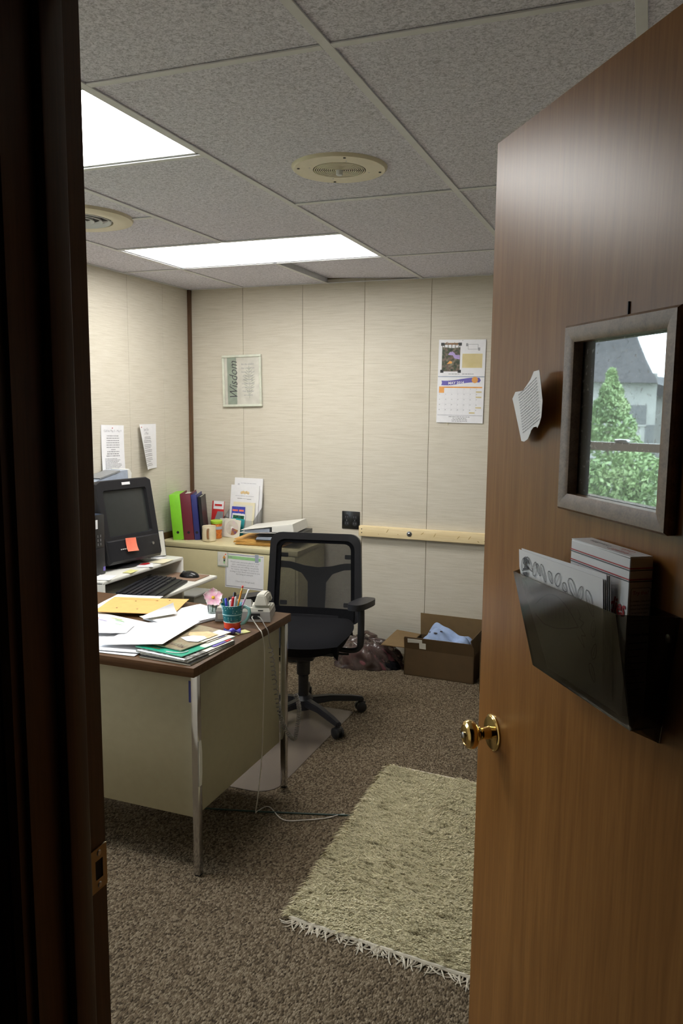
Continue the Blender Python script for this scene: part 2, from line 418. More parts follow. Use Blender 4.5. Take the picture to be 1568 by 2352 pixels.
# ------------------------------------------------------------------ mesh helpers
class MB:
    def __init__(self):
        self.b = bmesh.new()
    def box(self, x0, y0, z0, x1, y1, z1, bev=0.0, m=None, seg=2):
        r = bmesh.ops.create_cube(self.b, size=1.0)
        vs = r['verts']
        for v in vs:
            v.co = Vector((x0 + (v.co.x + .5) * (x1 - x0), y0 + (v.co.y + .5) * (y1 - y0), z0 + (v.co.z + .5) * (z1 - z0)))
        if bev > 0:
            es = list({e for v in vs for e in v.link_edges})
            rr = bmesh.ops.bevel(self.b, geom=es, offset=bev, segments=seg, affect='EDGES', profile=0.5)
            vs = list({v for f in rr['faces'] for v in f.verts} | {v for v in vs if v.is_valid})
        if m is not None:
            bmesh.ops.transform(self.b, matrix=m, verts=vs)
        return self
    def prism(self, pts, h0, h1, m=None, axis='Z'):
        """polygon pts (a,b) extruded along axis from h0 to h1"""
        def P(a, b, h):
            return {'Z': (a, b, h), 'Y': (a, h, b), 'X': (h, a, b)}[axis]
        lo = [self.b.verts.new(P(a, b, h0)) for a, b in pts]
        hi = [self.b.verts.new(P(a, b, h1)) for a, b in pts]
        n = len(pts)
        fs = [self.b.faces.new(lo[::-1]), self.b.faces.new(hi)]
        for i in range(n):
            fs.append(self.b.faces.new((lo[i], lo[(i + 1) % n], hi[(i + 1) % n], hi[i])))
        if m is not None:
            bmesh.ops.transform(self.b, matrix=m, verts=lo + hi)
        return self
    def hexa(self, c):
        """box from 8 corner points: 4 below (ccw) then 4 above"""
        v = [self.b.verts.new(p) for p in c]
        for f in ((3, 2, 1, 0), (4, 5, 6, 7), (0, 1, 5, 4), (1, 2, 6, 5), (2, 3, 7, 6), (3, 0, 4, 7)):
            self.b.faces.new([v[i] for i in f])
        return self
    def lathe(self, prof, seg=24, m=None, cap=True):
        rings = []
        allv = []
        for r, z in prof:
            ring = [self.b.verts.new((r * math.cos(2 * PI * i / seg), r * math.sin(2 * PI * i / seg), z)) for i in range(seg)]
            rings.append(ring)
            allv += ring
        for a, b in zip(rings, rings[1:]):
            for i in range(seg):
                self.b.faces.new((a[i], a[(i + 1) % seg], b[(i + 1) % seg], b[i]))
        if cap:
            self.b.faces.new(rings[0][::-1])
            self.b.faces.new(rings[-1])
        if m is not None:
            bmesh.ops.transform(self.b, matrix=m, verts=allv)
        return self
    def tube(self, pts, r, seg=8, closed=False):
        pts = [Vector(p) for p in pts]
        n = len(pts)
        rad = r if isinstance(r, (list, tuple)) else [r] * n
        rings = []
        up = None
        for i, p in enumerate(pts):
            if closed:
                t = pts[(i + 1) % n] - pts[i - 1]
            else:
                t = pts[min(i + 1, n - 1)] - pts[max(i - 1, 0)]
            t = t.normalized() if t.length > 1e-9 else Vector((0, 0, 1))
            if up is None:
                up = Vector((0, 0, 1)) if abs(t.z) < .9 else Vector((1, 0, 0))
            x = up.cross(t)
            if x.length < 1e-6:
                x = Vector((1, 0, 0)).cross(t)
            x.normalize()
            y = t.cross(x).normalized()
            up = y
            rings.append([self.b.verts.new(p + (x * math.cos(2 * PI * k / seg) + y * math.sin(2 * PI * k / seg)) * rad[i]) for k in range(seg)])
        pairs = list(zip(rings, rings[1:])) + ([(rings[-1], rings[0])] if closed else [])
        for a, b in pairs:
            for k in range(seg):
                self.b.faces.new((a[k], a[(k + 1) % seg], b[(k + 1) % seg], b[k]))
        if not closed:
            self.b.faces.new(rings[0][::-1])
            self.b.faces.new(rings[-1])
        return self
    def sheet(self, w, h, nu, nv, fn, t=0.0006):
        """solid sheet: fn(u,v) -> point (u,v in 0..1), thickness t below along local -z/normal"""
        top = [[self.b.verts.new(fn(i / nu, j / nv)) for j in range(nv + 1)] for i in range(nu + 1)]
        bot = []
        for i in range(nu + 1):
            row = []
            for j in range(nv + 1):
                a = Vector(fn(min(1, i / nu + .01), j / nv)) - Vector(fn(max(0, i / nu - .01), j / nv))
                c = Vector(fn(i / nu, min(1, j / nv + .01))) - Vector(fn(i / nu, max(0, j / nv - .01)))
                nn = a.cross(c)
                nn = nn.normalized() if nn.length > 1e-12 else Vector((0, 0, 1))
                row.append(self.b.verts.new(top[i][j].co - nn * t))
            bot.append(row)
        for i in range(nu):
            for j in range(nv):
                self.b.faces.new((top[i][j], top[i + 1][j], top[i + 1][j + 1], top[i][j + 1]))
                self.b.faces.new((bot[i][j + 1], bot[i + 1][j + 1], bot[i + 1][j], bot[i][j]))
        for i in range(nu):
            self.b.faces.new((top[i + 1][0], top[i][0], bot[i][0], bot[i + 1][0]))
            self.b.faces.new((top[i][nv], top[i + 1][nv], bot[i + 1][nv], bot[i][nv]))
        for j in range(nv):
            self.b.faces.new((top[0][j], top[0][j + 1], bot[0][j + 1], bot[0][j]))
            self.b.faces.new((top[nu][j + 1], top[nu][j], bot[nu][j], bot[nu][j + 1]))
        return self
    def ell(self, cx, cy, cz, rx, ry, rz, seg=16, rings=10, m=None):
        r = bmesh.ops.create_uvsphere(self.b, u_segments=seg, v_segments=rings, radius=1.0)
        for v in r['verts']:
            v.co = Vector((cx + v.co.x * rx, cy + v.co.y * ry, cz + v.co.z * rz))
        if m is not None:
            bmesh.ops.transform(self.b, matrix=m, verts=r['verts'])
        return self

def link(name, me, mat, parent=None, m=None):
    o = bpy.data.objects.new(name, me)
    C.objects.link(o)
    if mat is not None and len(me.materials) == 0:
        me.materials.append(mat)
    if parent is not None:
        o.parent = parent
    if m is not None:
        o.matrix_local = m
    return o

def obj(name, mb, mat, parent=None, m=None, smooth=True, ang=38):
    me = bpy.data.meshes.new(name)
    bmesh.ops.recalc_face_normals(mb.b, faces=mb.b.faces)
    mb.b.to_mesh(me)
    mb.b.free()
    if smooth:
        me.polygons.foreach_set('use_smooth', [True] * len(me.polygons))
        me.set_sharp_from_angle(angle=math.radians(ang))
    return link(name, me, mat, parent, m)

def tag(o, label, cat=None, group=None, kind=None):
    if label:
        o['label'] = label
    if cat:
        o['category'] = cat
    if group:
        o['group'] = group
    if kind:
        o['kind'] = kind
    return o

def thing(name, label, cat, m=None, group=None):
    o = bpy.data.objects.new(name, None)
    o.empty_display_size = 0.05
    C.objects.link(o)
    if m is not None:
        o.matrix_world = m
    return tag(o, label, cat, group)

def struct(o, label=None):
    o['kind'] = 'structure'
    if label:
        o['label'] = label
    return o

def T(x, y, z):
    return Matrix.Translation((x, y, z))
def RZ(d):
    return Matrix.Rotation(math.radians(d), 4, 'Z')
def RX(d):
    return Matrix.Rotation(math.radians(d), 4, 'X')
def RY(d):
    return Matrix.Rotation(math.radians(d), 4, 'Y')

def text(name, body, size, mat, parent, m, align='CENTER', shear=0.0, space=1.0, width=1.0, line=1.0, ext=0.0, bold=0.0):
    """flat print: text turned into a mesh lying in its local xy plane (x right, y up)"""
    cu = bpy.data.curves.new('txt', 'FONT')
    cu.body = body
    cu.size = size
    cu.align_x = align
    cu.align_y = 'TOP'
    cu.shear = shear
    cu.space_character = space
    cu.space_line = line
    cu.resolution_u = 2
    cu.extrude = ext
    cu.offset = bold
    to = bpy.data.objects.new('txt', cu)
    C.objects.link(to)
    dg = bpy.context.evaluated_depsgraph_get()
    me = bpy.data.meshes.new_from_object(to.evaluated_get(dg))
    bpy.data.objects.remove(to)
    bpy.data.curves.remove(cu)
    me.name = name
    if width != 1.0:
        for v in me.vertices:
            v.co.x *= width
    me.materials.clear()
    return link(name, me, mat, parent, m)

def wordbars(mb, x0, y0, w, nlines, dy, h, rnd, fill=(0.6, 1.0), centre=False, z=0.0):
    """unreadably small print: rows of word-long strokes"""
    for i in range(nlines):
        L = w * rnd.uniform(*fill)
        x = x0 + ((w - L) / 2 if centre else 0)
        end = x + L
        y = y0 - i * dy
        while x < end - h:
            ww = min(rnd.uniform(1.2, 5.0) * h, end - x)
            mb.box(x, y - h, z, x + ww, y, z + 0.0002)
            x += ww + h * 0.7
    return mb

def copy_tree(o, parent=None):
    c = o.copy()
    C.objects.link(c)
    if parent is not None:
        c.parent = parent
    for ch in list(o.children):
        copy_tree(ch, c)
    return c

# frames for pages: local x right, y up, z out of the page towards the viewer
PAGE_BACK = Matrix(((1, 0, 0, 0), (0, 0, -1, 0), (0, 1, 0, 0), (0, 0, 0, 1)))       # on the far wall, facing -y
PAGE_LEFT = Matrix(((0, 0, 1, 0), (1, 0, 0, 0), (0, 1, 0, 0), (0, 0, 0, 1)))        # on the left wall, facing +x

# ================================================================== SETTING
XL, XR, YF, YB, ZC = -2.992, 1.35, 0.76, 4.823, 2.374
struct(obj('floor', MB().box(-3.1, -1.7, -0.06, 1.6, 4.95, 0.0), M['carpet']), 'brown and beige berber carpet over the whole floor')

# far wall: tan backing with cream grasscloth panels, narrow joints between
wb = struct(obj('wall_back', MB().box(XL - .12, YB + .006, 0, XR + .12, YB + .12, 2.55), M['seam']), 'cream grasscloth wall of vertical panels')
xs = [XL, -2.579, -2.143, -1.717, -1.285, -0.853, -0.421, 0.011, 0.443, 0.875, XR]
for a, b in zip(xs, xs[1:]):
    obj('wall_panel', MB().box(a + .0012, YB, 0.002, b - .0012, YB + .006, 2.40, .0008, seg=1), M['wall'], wb)

# left wall with the window opening
WY0, WY1, WZ0, WZ1 = 1.50, 2.68, 0.80, 2.06
mb = MB()
for (y0, y1, z0, z1) in ((YF - .12, WY0, 0, 2.55), (WY1, YB, 0, 2.55), (WY0, WY1, 0, WZ0), (WY0, WY1, WZ1, 2.55)):
    mb.box(XL - .13, y0, z0, XL - .006, y1, z1)
wl = struct(obj('wall_left', mb, M['seam']), 'cream grasscloth wall behind the computer')
ys = [YF, 1.12, WY0, 1.86, 2.27, WY1, 3.00, 3.36, 3.74, 4.125, 4.50, YB]
for a, b in zip(ys, ys[1:]):
    if WY0 - .01 <= a and b <= WY1 + .01:
        for z0, z1 in ((.002, WZ0), (WZ1, 2.40)):
            obj('wall_panel', MB().box(XL - .006, a + .0012, z0, XL, b - .0012, z1, .0008, seg=1), M['wall'], wl)
    else:
        obj('wall_panel', MB().box(XL - .006, a + .0012, .002, XL, b - .0012, 2.40, .0008, seg=1), M['wall'], wl)
struct(obj('wall_right', MB().box(XR, -1.7, 0, XR + .12, YB, 2.55), M['wall']), 'cream wall behind the open door')

# front wall with the doorway, cream inside and dark panelling on the hall side
JX0, JX1, HZ = -0.608, 0.182, 2.045
mb = MB()
mb.box(XL, YF - .06, 0, JX0 - .03, YF, 2.55)
mb.box(JX1 + .03, YF - .06, 0, XR, YF, 2.55)
mb.box(JX0 - .03, YF - .06, HZ + .03, JX1 + .03, YF, 2.55)
wf = struct(obj('wall_front', mb, M['wall']), 'cream wall around the doorway')
mb = MB()
mb.box(XL, YF - .12, 0, JX0 - .03, YF - .06, 2.55)
mb.box(JX1 + .03, YF - .12, 0, XR, YF - .06, 2.55)
mb.box(JX0 - .03, YF - .12, HZ + .03, JX1 + .03, YF - .06, 2.55)
obj('hall_panelling', mb, M['dark_wood'], wf)
# door lining: jambs, stops and casings
def lining(name, sx, x, label):
    mb = MB()
    a, b = (x - .03, x) if sx < 0 else (x, x + .03)
    j = struct(obj(name, mb.box(a, YF - .12, 0, b, YF, HZ + .03), M['dark_wood']), label)
    s0, s1 = (x, x + .013) if sx < 0 else (x - .013, x)
    obj('door_stop', MB().box(s0, YF - .073, 0, s1, YF - .037, HZ, .003), M['dark_wood'], j)
    d = -1 if sx < 0 else 1
    # stepped casing on the hall side
    pr = [(0.006, 0), (0.006, .012), (.014, .017), (.022, .013), (.030, .018), (.052, .016), (.064, .010), (.068, 0)]
    pts = [(x + d * p, YF - .12 - q) for p, q in pr]
    obj('casing', MB().prism(pts, 0, HZ + .07), M['dark_wood'], j)
    pts = [(x + d * p, YF + q) for p, q in pr]
    obj('casing', MB().prism(pts, 0, HZ + .07), M['dark_wood'], j)
    return j
jl = lining('trim_1', -1, JX0, 'dark stained wooden door jamb on the left')
jr = lining('trim_2', 1, JX1, 'dark stained wooden door jamb on the hinge side')
hd = struct(obj('trim_3', MB().box(JX0, YF - .12, HZ, JX1, YF, HZ + .03), M['dark_wood']), 'dark stained head of the doorway')
obj('door_stop', MB().box(JX0, YF - .073, HZ - .013, JX1, YF - .037, HZ), M['dark_wood'], hd)
# strike plate
sp = MB()
for (y0, y1, z0, z1) in ((.726, .742, 1.001, 1.057), (.756, .764, 1.001, 1.057), (.742, .756, 1.001, 1.016), (.742, .756, 1.041, 1.057)):
    sp.box(JX0 - .0005, y0, z0, JX0 + .0018, y1, z1)
M['aged_brass'] = pm('aged_brass', (0.40, 0.32, 0.19), 0.35, 0.06, metal=0.6)
spo = obj('strike_plate', sp, M['aged_brass'], jl)
obj('latch_hole', MB().box(JX0 - .002, .742, 1.016, JX0 + .0006, .756, 1.041), M['vent_dark'], spo)
for z in (1.008, 1.050):
    obj('screw', MB().lathe([(.004, 0), (.003, .0012)], 10, T(JX0 + .0018, .749, z) @ RY(90)), M['steel'], spo)

# corner strip and rail
struct(obj('trim_4', MB().box(XL, YB - .028, 0.0, XL + .020, YB, ZC, .003), M['trim_wood']), 'dark brown strip in the far left corner')
t5 = MB()
t5.prism([(XL, .690), (XL + .014, .690), (XL + .020, .700), (XL + .014, .712), (XL + .018, .735), (XL + .010, .752), (XL, .752)], 2.70, YB - .03, axis='Y')
struct(obj('trim_5', t5, M['trim_wood']), 'dark brown moulded rail low on the left wall')

# hall around the camera
struct(obj('wall_hall_rear', MB().box(XL, -1.7, 0, XR, -1.6, 2.55), M['hall']))
struct(obj('wall_hall_left', MB().box(-1.9, -1.6, 0, -1.8, YF - .12, 2.55), M['hall']))
struct(obj('ceiling_hall', MB().box(-1.9, -1.7, 2.374, XR, YF - .06, 2.55), M['hall']))

# ceiling: grid and lay-in tiles
ce = struct(obj('ceiling', MB().box(XL - .13, YF - .06, 2.47, XR + .12, YB + .12, 2.56), M['void']), 'suspended ceiling of grey mottled tiles in a pale metal grid')
GX = [XL, -2.577, -1.972, -1.345, -0.701, -0.062, 0.56, XR]
GB = {'b0': 0.76, 'b1': 1.705, 'bl': 2.279, 'b2': 2.933, 'b3': 3.476, 'b4': 4.074, 'w': YB}
W2 = .012
def bar(x0, y0, x1, y1):
    b = MB()
    b.box(x0, y0, ZC - .001, x1, y1, ZC + .003, .0008, seg=1)
    if x1 - x0 < y1 - y0:
        xm = (x0 + x1) / 2
        b.box(xm - .001, y0, ZC + .003, xm + .001, y1, ZC + .04)
    else:
        ym = (y0 + y1) / 2
        b.box(x0, ym - .001, ZC + .003, x1, ym + .001, ZC + .04)
    obj('grid_bar', b, M['grid'], ce)
for x in GX[1:-1]:
    cuts = [YF, 1.705, 2.279, 3.476, 4.074, YB] if abs(x - GX[2]) < .01 else [YF, YB, YB]
    for q in range(0, len(cuts) - 1, 2):
        bar(x - W2, cuts[q], x + W2, cuts[q + 1])
LIGHTS = [(-2.577, -1.345, 1.705, 2.279), (-2.577, -1.345, 3.476, 4.074)]
cols = {
    (GX[0], GX[1]): [.76, 1.705, 2.933, 4.074, YB],
    (GX[1], GX[2]): [.76, 1.705, 2.279, 2.933, 3.476, 4.074, YB],
    (GX[2], GX[3]): [.76, 1.705, 2.279, 3.476, 4.074, YB],
    (GX[3], GX[4]): [.76, 1.705, 2.933, 4.074, YB],
    (GX[4], GX[5]): [.76, 1.705, 2.933, 4.074, YB],
    (GX[5], GX[6]): [.76, 1.705, 2.933, 4.074, YB],
    (GX[6], GX[7]): [.76, 1.705, 2.933, 4.074, YB]}
lit = lambda xa, xb, ya, yb: any(xa >= L[0] - .01 and xb <= L[1] + .01 and ya >= L[2] - .01 and yb <= L[3] + .01 for L in LIGHTS)
for (xa, xb), yy in cols.items():
    for ya, yb in zip(yy, yy[1:]):
        if not lit(xa, xb, ya, yb):
            m = None
            t = MB().box(xa + .004, ya + .004, ZC + .004, xb - .004, yb - .004, ZC + .020, .002, seg=1)
            if abs(xa - GX[2]) < .01 and abs(ya - 4.074) < .01:      # tile pushed up out of its seat
                m = T(xb, 0, ZC + .004) @ RY(2.6) @ T(-xb, 0, -ZC - .004)
            obj('ceiling_tile', t, M['tile'], ce, m)
    for y in yy[1:-1]:
        bar(xa + W2, y - W2 * .9, xb - W2, y + W2 * .9)
for (x0, y0, x1, y1) in ((XL, YF, XL + .02, YB), (XL, YB - .02, XR, YB), (XL, YF, XR, YF + .02), (XR - .02, YF, XR, YB)):
    obj('wall_angle', MB().box(x0, y0, ZC, x1, y1, ZC + .003), M['grid'], ce)

for i, (x0, x1, y0, y1) in enumerate(LIGHTS):
    lab = ('glowing fluorescent ceiling panel nearest the doorway, cut by the door jamb', 'glowing fluorescent ceiling panel near the far wall')[i]
    L = thing('ceiling_light', lab, 'light', T((x0 + x1) / 2, (y0 + y1) / 2, ZC))
    hx, hy = (x1 - x0) / 2 - .013, (y1 - y0) / 2 - .012
    b = MB()
    b.box(-hx, -hy, .020, hx, hy, .085)
    obj('housing', b, M['grid'], L)
    b = MB()
    for a in ((-hx, -hy, hx, -hy + .012), (-hx, hy - .012, hx, hy), (-hx, -hy, -hx + .012, hy), (hx - .012, -hy, hx, hy)):
        b.box(a[0], a[1], .0035, a[2], a[3], .020)
    obj('frame', b, M['grid'], L)
    obj('diffuser', MB().box(-hx + .012, -hy + .012, .008, hx - .012, hy - .012, .014), M['lamp'], L)

# round speaker grille
S = thing('ceiling_speaker', 'round almond ceiling speaker grille with four screws and a centre knob', 'speaker', T(-1.0, 2.545, ZC + .004))
obj('plate', MB().lathe([(.085, 0.0), (.087, -.010), (.150, -.010), (.157, -.004), (.158, 0)], 48, cap=False), M['almond'], S)
b = MB()
for k in range(11):
    r = .012 + k * .0068
    b.lathe([(r, -.0088), (r + .0036, -.0088), (r + .0036, -.0110), (r, -.0110), (r, -.0088)], 40, cap=False)
obj('ring_grille', b, M['almond'], S)
obj('dark_backing', MB().lathe([(.088, -.004), (.088, -.0055)], 32), M['vent_dark'], S)
obj('centre_knob', MB().lathe([(.011, -.008), (.011, -.024), (.009, -.026)], 16), M['grid'], S)
for k in range(4):
    a = math.radians(28 + 90 * k)
    obj('screw', MB().lathe([(.0045, -.0095), (.0045, -.0115)], 10, T(.135 * math.cos(a), .135 * math.sin(a), 0)), M['vent_dark'], S)
    obj('rivet', MB().lathe([(.003, -.0095), (.003, -.0108)], 8, T(.100 * math.cos(a + .1), .100 * math.sin(a + .1), 0)), M['steel'], S)

# round air vent
V = thing('ceiling_vent', 'round cream air vent with dark slots in the ceiling by the left edge', 'vent', T(-2.30, 2.83, ZC + .004))
obj('rim', MB().lathe([(.150, -.002), (.152, -.016), (.200, -.020), (.232, -.012), (.236, 0)], 48, cap=False), M['almond'], V)
obj('dark_core', MB().lathe([(.152, -.002), (.152, -.004)], 40), M['vent_dark'], V)
for k in range(4):
    r = .030 + k * .034
    obj('vent_ring', MB().lathe([(r, -.004), (r + .010, -.018), (r + .013, -.016), (r + .004, -.003)], 40, cap=False), M['grid'], V)

# window in the left wall (seen in the door's pane): double hung
W = struct(obj('window_1', MB().box(XL - .13, WY0, WZ0, XL - .01, WY0 + .035, WZ1).box(XL - .13, WY1 - .035, WZ0, XL - .01, WY1, WZ1)
              .box(XL - .13, WY0, WZ0, XL + .015, WY1, WZ0 + .03).box(XL - .13, WY0, WZ1 - .03, XL - .01, WY1, WZ1), M['trim_wood']), 'double hung window on the left')
M['sash'] = pm('taupe_sash', (0.22, 0.18, 0.145), 0.5)
def sash(x, z0, z1):
    b = MB()
    y0, y1 = WY0 + .035, WY1 - .035
    b.box(x, y0, z0, x + .03, y0 + .045, z1).box(x, y1 - .045, z0, x + .03, y1, z1)
    b.box(x, y0, z0, x + .03, y1, z0 + .042).box(x, y0, z1 - .042, x + .03, y1, z1)
    s = obj('sash', b, M['sash'], W)
    obj('pane', MB().box(x + .013, y0 + .04, z0 + .04, x + .017, y1 - .04, z1 - .04), M['pane'], s)
    return s
sash(XL - .10, 1.385, WZ1 - .03)
lo_s = sash(XL - .065, WZ0 + .03, 1.427)
obj('sash_lock', MB().box(XL - .07, 2.305, 1.427, XL - .03, 2.375, 1.445, .006), M['steel'], W)

# ================================================================== DOOR
PHI = math.atan2(-0.8265, 0.563)
MD = T(-0.2600, 1.3728, 0) @ Matrix.Rotation(PHI, 4, 'Z')      # x along the door from the free edge, z up, -y towards the hall
DW, DH, DT = 0.762, 2.03, 0.035
s0, s1, z0, z1 = .290, .502, 1.478, 1.694
b = MB()
b.box(0, 0, .01, s0, DT, DH).box(s1, 0, .01, DW, DT, DH).box(s0, 0, .01, s1, DT, z0).box(s0, 0, z1, s1, DT, DH)
bmesh.ops.remove_doubles(b.b, verts=b.b.verts, dist=1e-5)
door = struct(obj('door_1', b, M['door'], m=MD, smooth=False), 'flush wooden door standing open with a small framed pane')
def mitre(face):      # four mitred mouldings round the pane
    o = .017
    for (ax, az, bx, bz, nx, nz) in ((s0, z0, s1, z0, 0, -1), (s0, z1, s1, z1, 0, 1), (s0, z0, s0, z1, -1, 0), (s1, z0, s1, z1, 1, 0)):
        def P(x, z, k, out):
            ex = x + (k if x > (s0 + s1) / 2 else -k)
            ez = z + (k if z > (z0 + z1) / 2 else -k)
            yy = -out if face < 0 else DT + out
            return (ex, yy, ez)
        prof = [(-.006, -.004), (-.006, .010), (.002, .013), (o - .003, .013), (o, .010), (o, -.001)]
        mb = MB()
        A = [mb.b.verts.new(P(ax, az, k, q)) for k, q in prof]
        Bv = [mb.b.verts.new(P(bx, bz, k, q)) for k, q in prof]
        n = len(prof)
        mb.b.faces.new(A); mb.b.faces.new(Bv[::-1])
        for i in range(n):
            mb.b.faces.new((A[i], Bv[i], Bv[(i + 1) % n], A[(i + 1) % n]))
        obj('pane_moulding', mb, M['frame_wood'], door)
mitre(-1); mitre(1)
b = MB()
for (a0, c0, a1, c1) in ((s0 - .002, z0, s0 + .006, z1), (s1 - .006, z0, s1 + .002, z1), (s0, z0 - .002, s1, z0 + .006), (s0, z1 - .006, s1, z1 + .002)):
    b.box(a0, .0105, c0, a1, DT - .004, c1)
obj('pane_lining', b, M['trim_wood'], door)
obj('door_pane', MB().box(s0, .006, z0, s1, .010, z1), M['mirrorpane'], door)['label'] = 'mirror-like pane reflecting a house and tree'
obj('nail', MB().box(.405, -.002, 1.712, .4065, 0, 1.728), M['vent_dark'], door)
# knob set
KM = T(.062, 0, 1.042) @ RX(90) @ Matrix.Diagonal((.90, .90, .68, 1))
kn = obj('door_knob', MB().lathe([(.006, .050), (.011, .050), (.012, .040), (.013, .036), (.012, .034), (.011, .028)], 20, KM).lathe(
    [(.012, .040), (.016, .044), (.024, .050), (.0275, .058), (.0275, .066), (.025, .073), (.019, .0765), (.0185, .0755), (.010, .0775)], 32, KM), M['brass'], door)
obj('rose', MB().lathe([(.035, 0), (.035, .003), (.032, .005), (.031, .007), (.013, .010), (.011, .030)], 36, KM), M['brass'], kn)
obj('lock_button', MB().lathe([(.006, .0775), (.006, .082), (.004, .083)], 16, KM), M['steel'], kn)
KM2 = T(.062, DT, 1.042) @ RX(-90)
obj('door_knob', MB().lathe([(.035, 0), (.033, .006), (.013, .009), (.012, .038), (.024, .050), (.0275, .060), (.025, .073), (.010, .077)], 28, KM2), M['brass'], door)
obj('latch_plate', MB().box(-.0008, .006, 1.012, .002, .029, 1.070), M['brass'], door)
for hz in (.25, 1.05, 1.80):
    obj('hinge', MB().lathe([(.006, hz - .045), (.006, hz + .045)], 10, T(DW + .004, DT + .004, 0)).box(DW - .001, .004, hz - .045, DW + .003, DT, hz + .045), M['brass'], door)

def on_door(s, off, z):
    return MD @ Vector((s, -off, z))

# torn printed scrap taped on the door, its free side curling away
poly = [(0.2209, 1.654), (0.1956, 1.653), (0.1812, 1.6417), (0.1469, 1.6261), (0.1121, 1.6247), (0.1004, 1.6142), (0.1219, 1.5841), (0.1486, 1.5494), (0.1617, 1.5489), (0.1792, 1.5535), (0.1892, 1.5616), (0.1879, 1.5654), (0.1936, 1.5667), (0.2047, 1.5719), (0.2187, 1.5733), (0.2236, 1.5714), (0.2324, 1.5774), (0.2407, 1.5875), (0.2432, 1.6098), (0.2308, 1.6365), (0.224, 1.6502)]
def scrap_off(s, z):
    u = max(0.0, min(1.0, (s - .100) / .143))
    return .004 + .021 * u ** 1.3
scrap = thing('torn_note', 'torn scrap of printed white paper hanging on the door', 'paper', MD @ T(.10, 0, 1.60))
mb = MB()
fl = [mb.b.verts.new((p[0] - .10, 0, p[1] - 1.60)) for p in poly]
f = mb.b.faces.new(fl)
bmesh.ops.triangulate(mb.b, faces=[f])
bmesh.ops.subdivide_edges(mb.b, edges=mb.b.edges[:], cuts=3, use_grid_fill=True)
for v in mb.b.verts:
    v.co.y = -scrap_off(v.co.x + .10, v.co.z + 1.60)
r = bmesh.ops.extrude_face_region(mb.b, geom=mb.b.faces[:])
for e in r['geom']:
    if isinstance(e, bmesh.types.BMVert):
        e.co.y -= .0005
obj('paper', mb, M['white'], scrap)
mb = MB()
rn = random.Random(5)
# rows of print climb to the right
ca, sa = math.cos(math.radians(16)), math.sin(math.radians(16))
for i in range(15):
    bx, bz = .127 + i * .0020, 1.619 - i * .0041
    x = 0.0
    end = min(.088, .092 - i * .0006)
    while x < end:
        w = min(rn.uniform(.003, .011), end - x)
        for k in range(2):
            a, bb = x + w * k / 2, x + w * (k + 1) / 2
            q = []
            for (t, h) in ((a, 0), (bb, 0), (bb, .0013), (a, .0013)):
                s_, zz = bx + t * ca - h * sa, bz + t * sa + h * ca
                q.append((s_ - .10, -scrap_off(s_, zz) - .0009, zz - 1.60))
            mb.b.faces.new([mb.b.verts.new(p) for p in q])
        x += w + .0016
obj('printed_text', mb, M['grey_ink'], scrap)

# smoked wall pocket
PK = thing('wall_file_pocket', 'smoked translucent plastic file pocket screwed to the door', 'file holder', MD @ T(.37, 0, 1.235))
pk = lambda s, o, z: (s - .37, -o, z - 1.235)
FTL, FTR, FBL, FBR = pk(.224, .050, 1.362), pk(.520, .068, 1.375), pk(.287, .045, 1.240), pk(.526, .046, 1.242)
BTL, BTR, BBL, BBR = pk(.210, .001, 1.372), pk(.538, .001, 1.373), pk(.262, .001, 1.226), pk(.515, .001, 1.218)
def slab(name, quad, t, mat, parent):
    mb = MB()
    q = [Vector(p) for p in quad]
    n = (q[1] - q[0]).cross(q[3] - q[0]).normalized() * t
    mb.hexa([p - n / 2 for p in q] + [p + n / 2 for p in q])
    return obj(name, mb, mat, parent, smooth=False)
slab('front_panel', (FBL, FBR, FTR, FTL), .002, M['smoke'], PK)
slab('back_plate', (BBL, BBR, BTR, BTL), .002, M['smoke'], PK)
slab('side_panel', (FBR, BBR, BTR, FTR), .002, M['smoke'], PK)
slab('side_panel', (FBL, BBL, BTL, FTL), .002, M['smoke'], PK)
slab('bottom_panel', (FBL, FBR, pk(.515, .002, 1.238), pk(.270, .002, 1.238)), .002, M['smoke'], PK)
for sx in (.226, .523):
    obj('screw', MB().lathe([(.0052, 0), (.0050, .002), (.003, .003)], 12, T(*pk(sx, .002, 1.345)) @ RX(90)), M['steel'], PK)

# candy carton in the pocket
CB = thing('candy_box', 'white carton with red and black stripes standing in the smoked door pocket', 'box', MD @ T(.421, -.0180, 1.241))
bw, bd, bh = .134, .030, .190      # local: x right, -y front
obj('carton', MB().box(-bw / 2, -bd / 2, 0, bw / 2, bd / 2, bh, .0012, seg=1), M['white'], CB)
obj('top_flap', MB().box(-bw / 2 + .001, -bd / 2, bh, bw / 2 - .001, bd / 2 - .001, bh + .0012), M['white'], CB)
CF = T(0, -bd / 2 - .0004, 0) @ RX(90)                                  # front face frame
CR = T(bw / 2 + .0004, 0, 0) @ RZ(90) @ RX(90)                          # right face frame
CT = T(0, 0, bh + .0016)
b = MB(); c = MB()
for zz in (bh - .013, bh - .026):
    b.box(-bw / 2, zz, 0, bw / 2, zz + .0014, .0003, m=CF); b.box(-bd / 2, zz, 0, bd / 2, zz + .0014, .0003, m=CR)
    c.box(-bw / 2, zz - .0022, 0, bw / 2, zz - .0012, .0003, m=CF); c.box(-bd / 2, zz - .0022, 0, bd / 2, zz - .0012, .0003, m=CR)
obj('red_stripe', b, M['red_ink'], CB)
obj('black_stripe', c, M['ink'], CB)
text('printed_name', "Annabelle's", .028, M['red_ink'], CB, CF @ T(-bw / 2 + .012, bh - .028, .0003), 'LEFT', .3, 1.0, .62, bold=.0005)
text('printed_name', 'Candies', .028, M['red_ink'], CB, CF @ T(bw / 2 - .006, bh - .048, .0003), 'RIGHT', .3, 1.0, .72, bold=.0006)
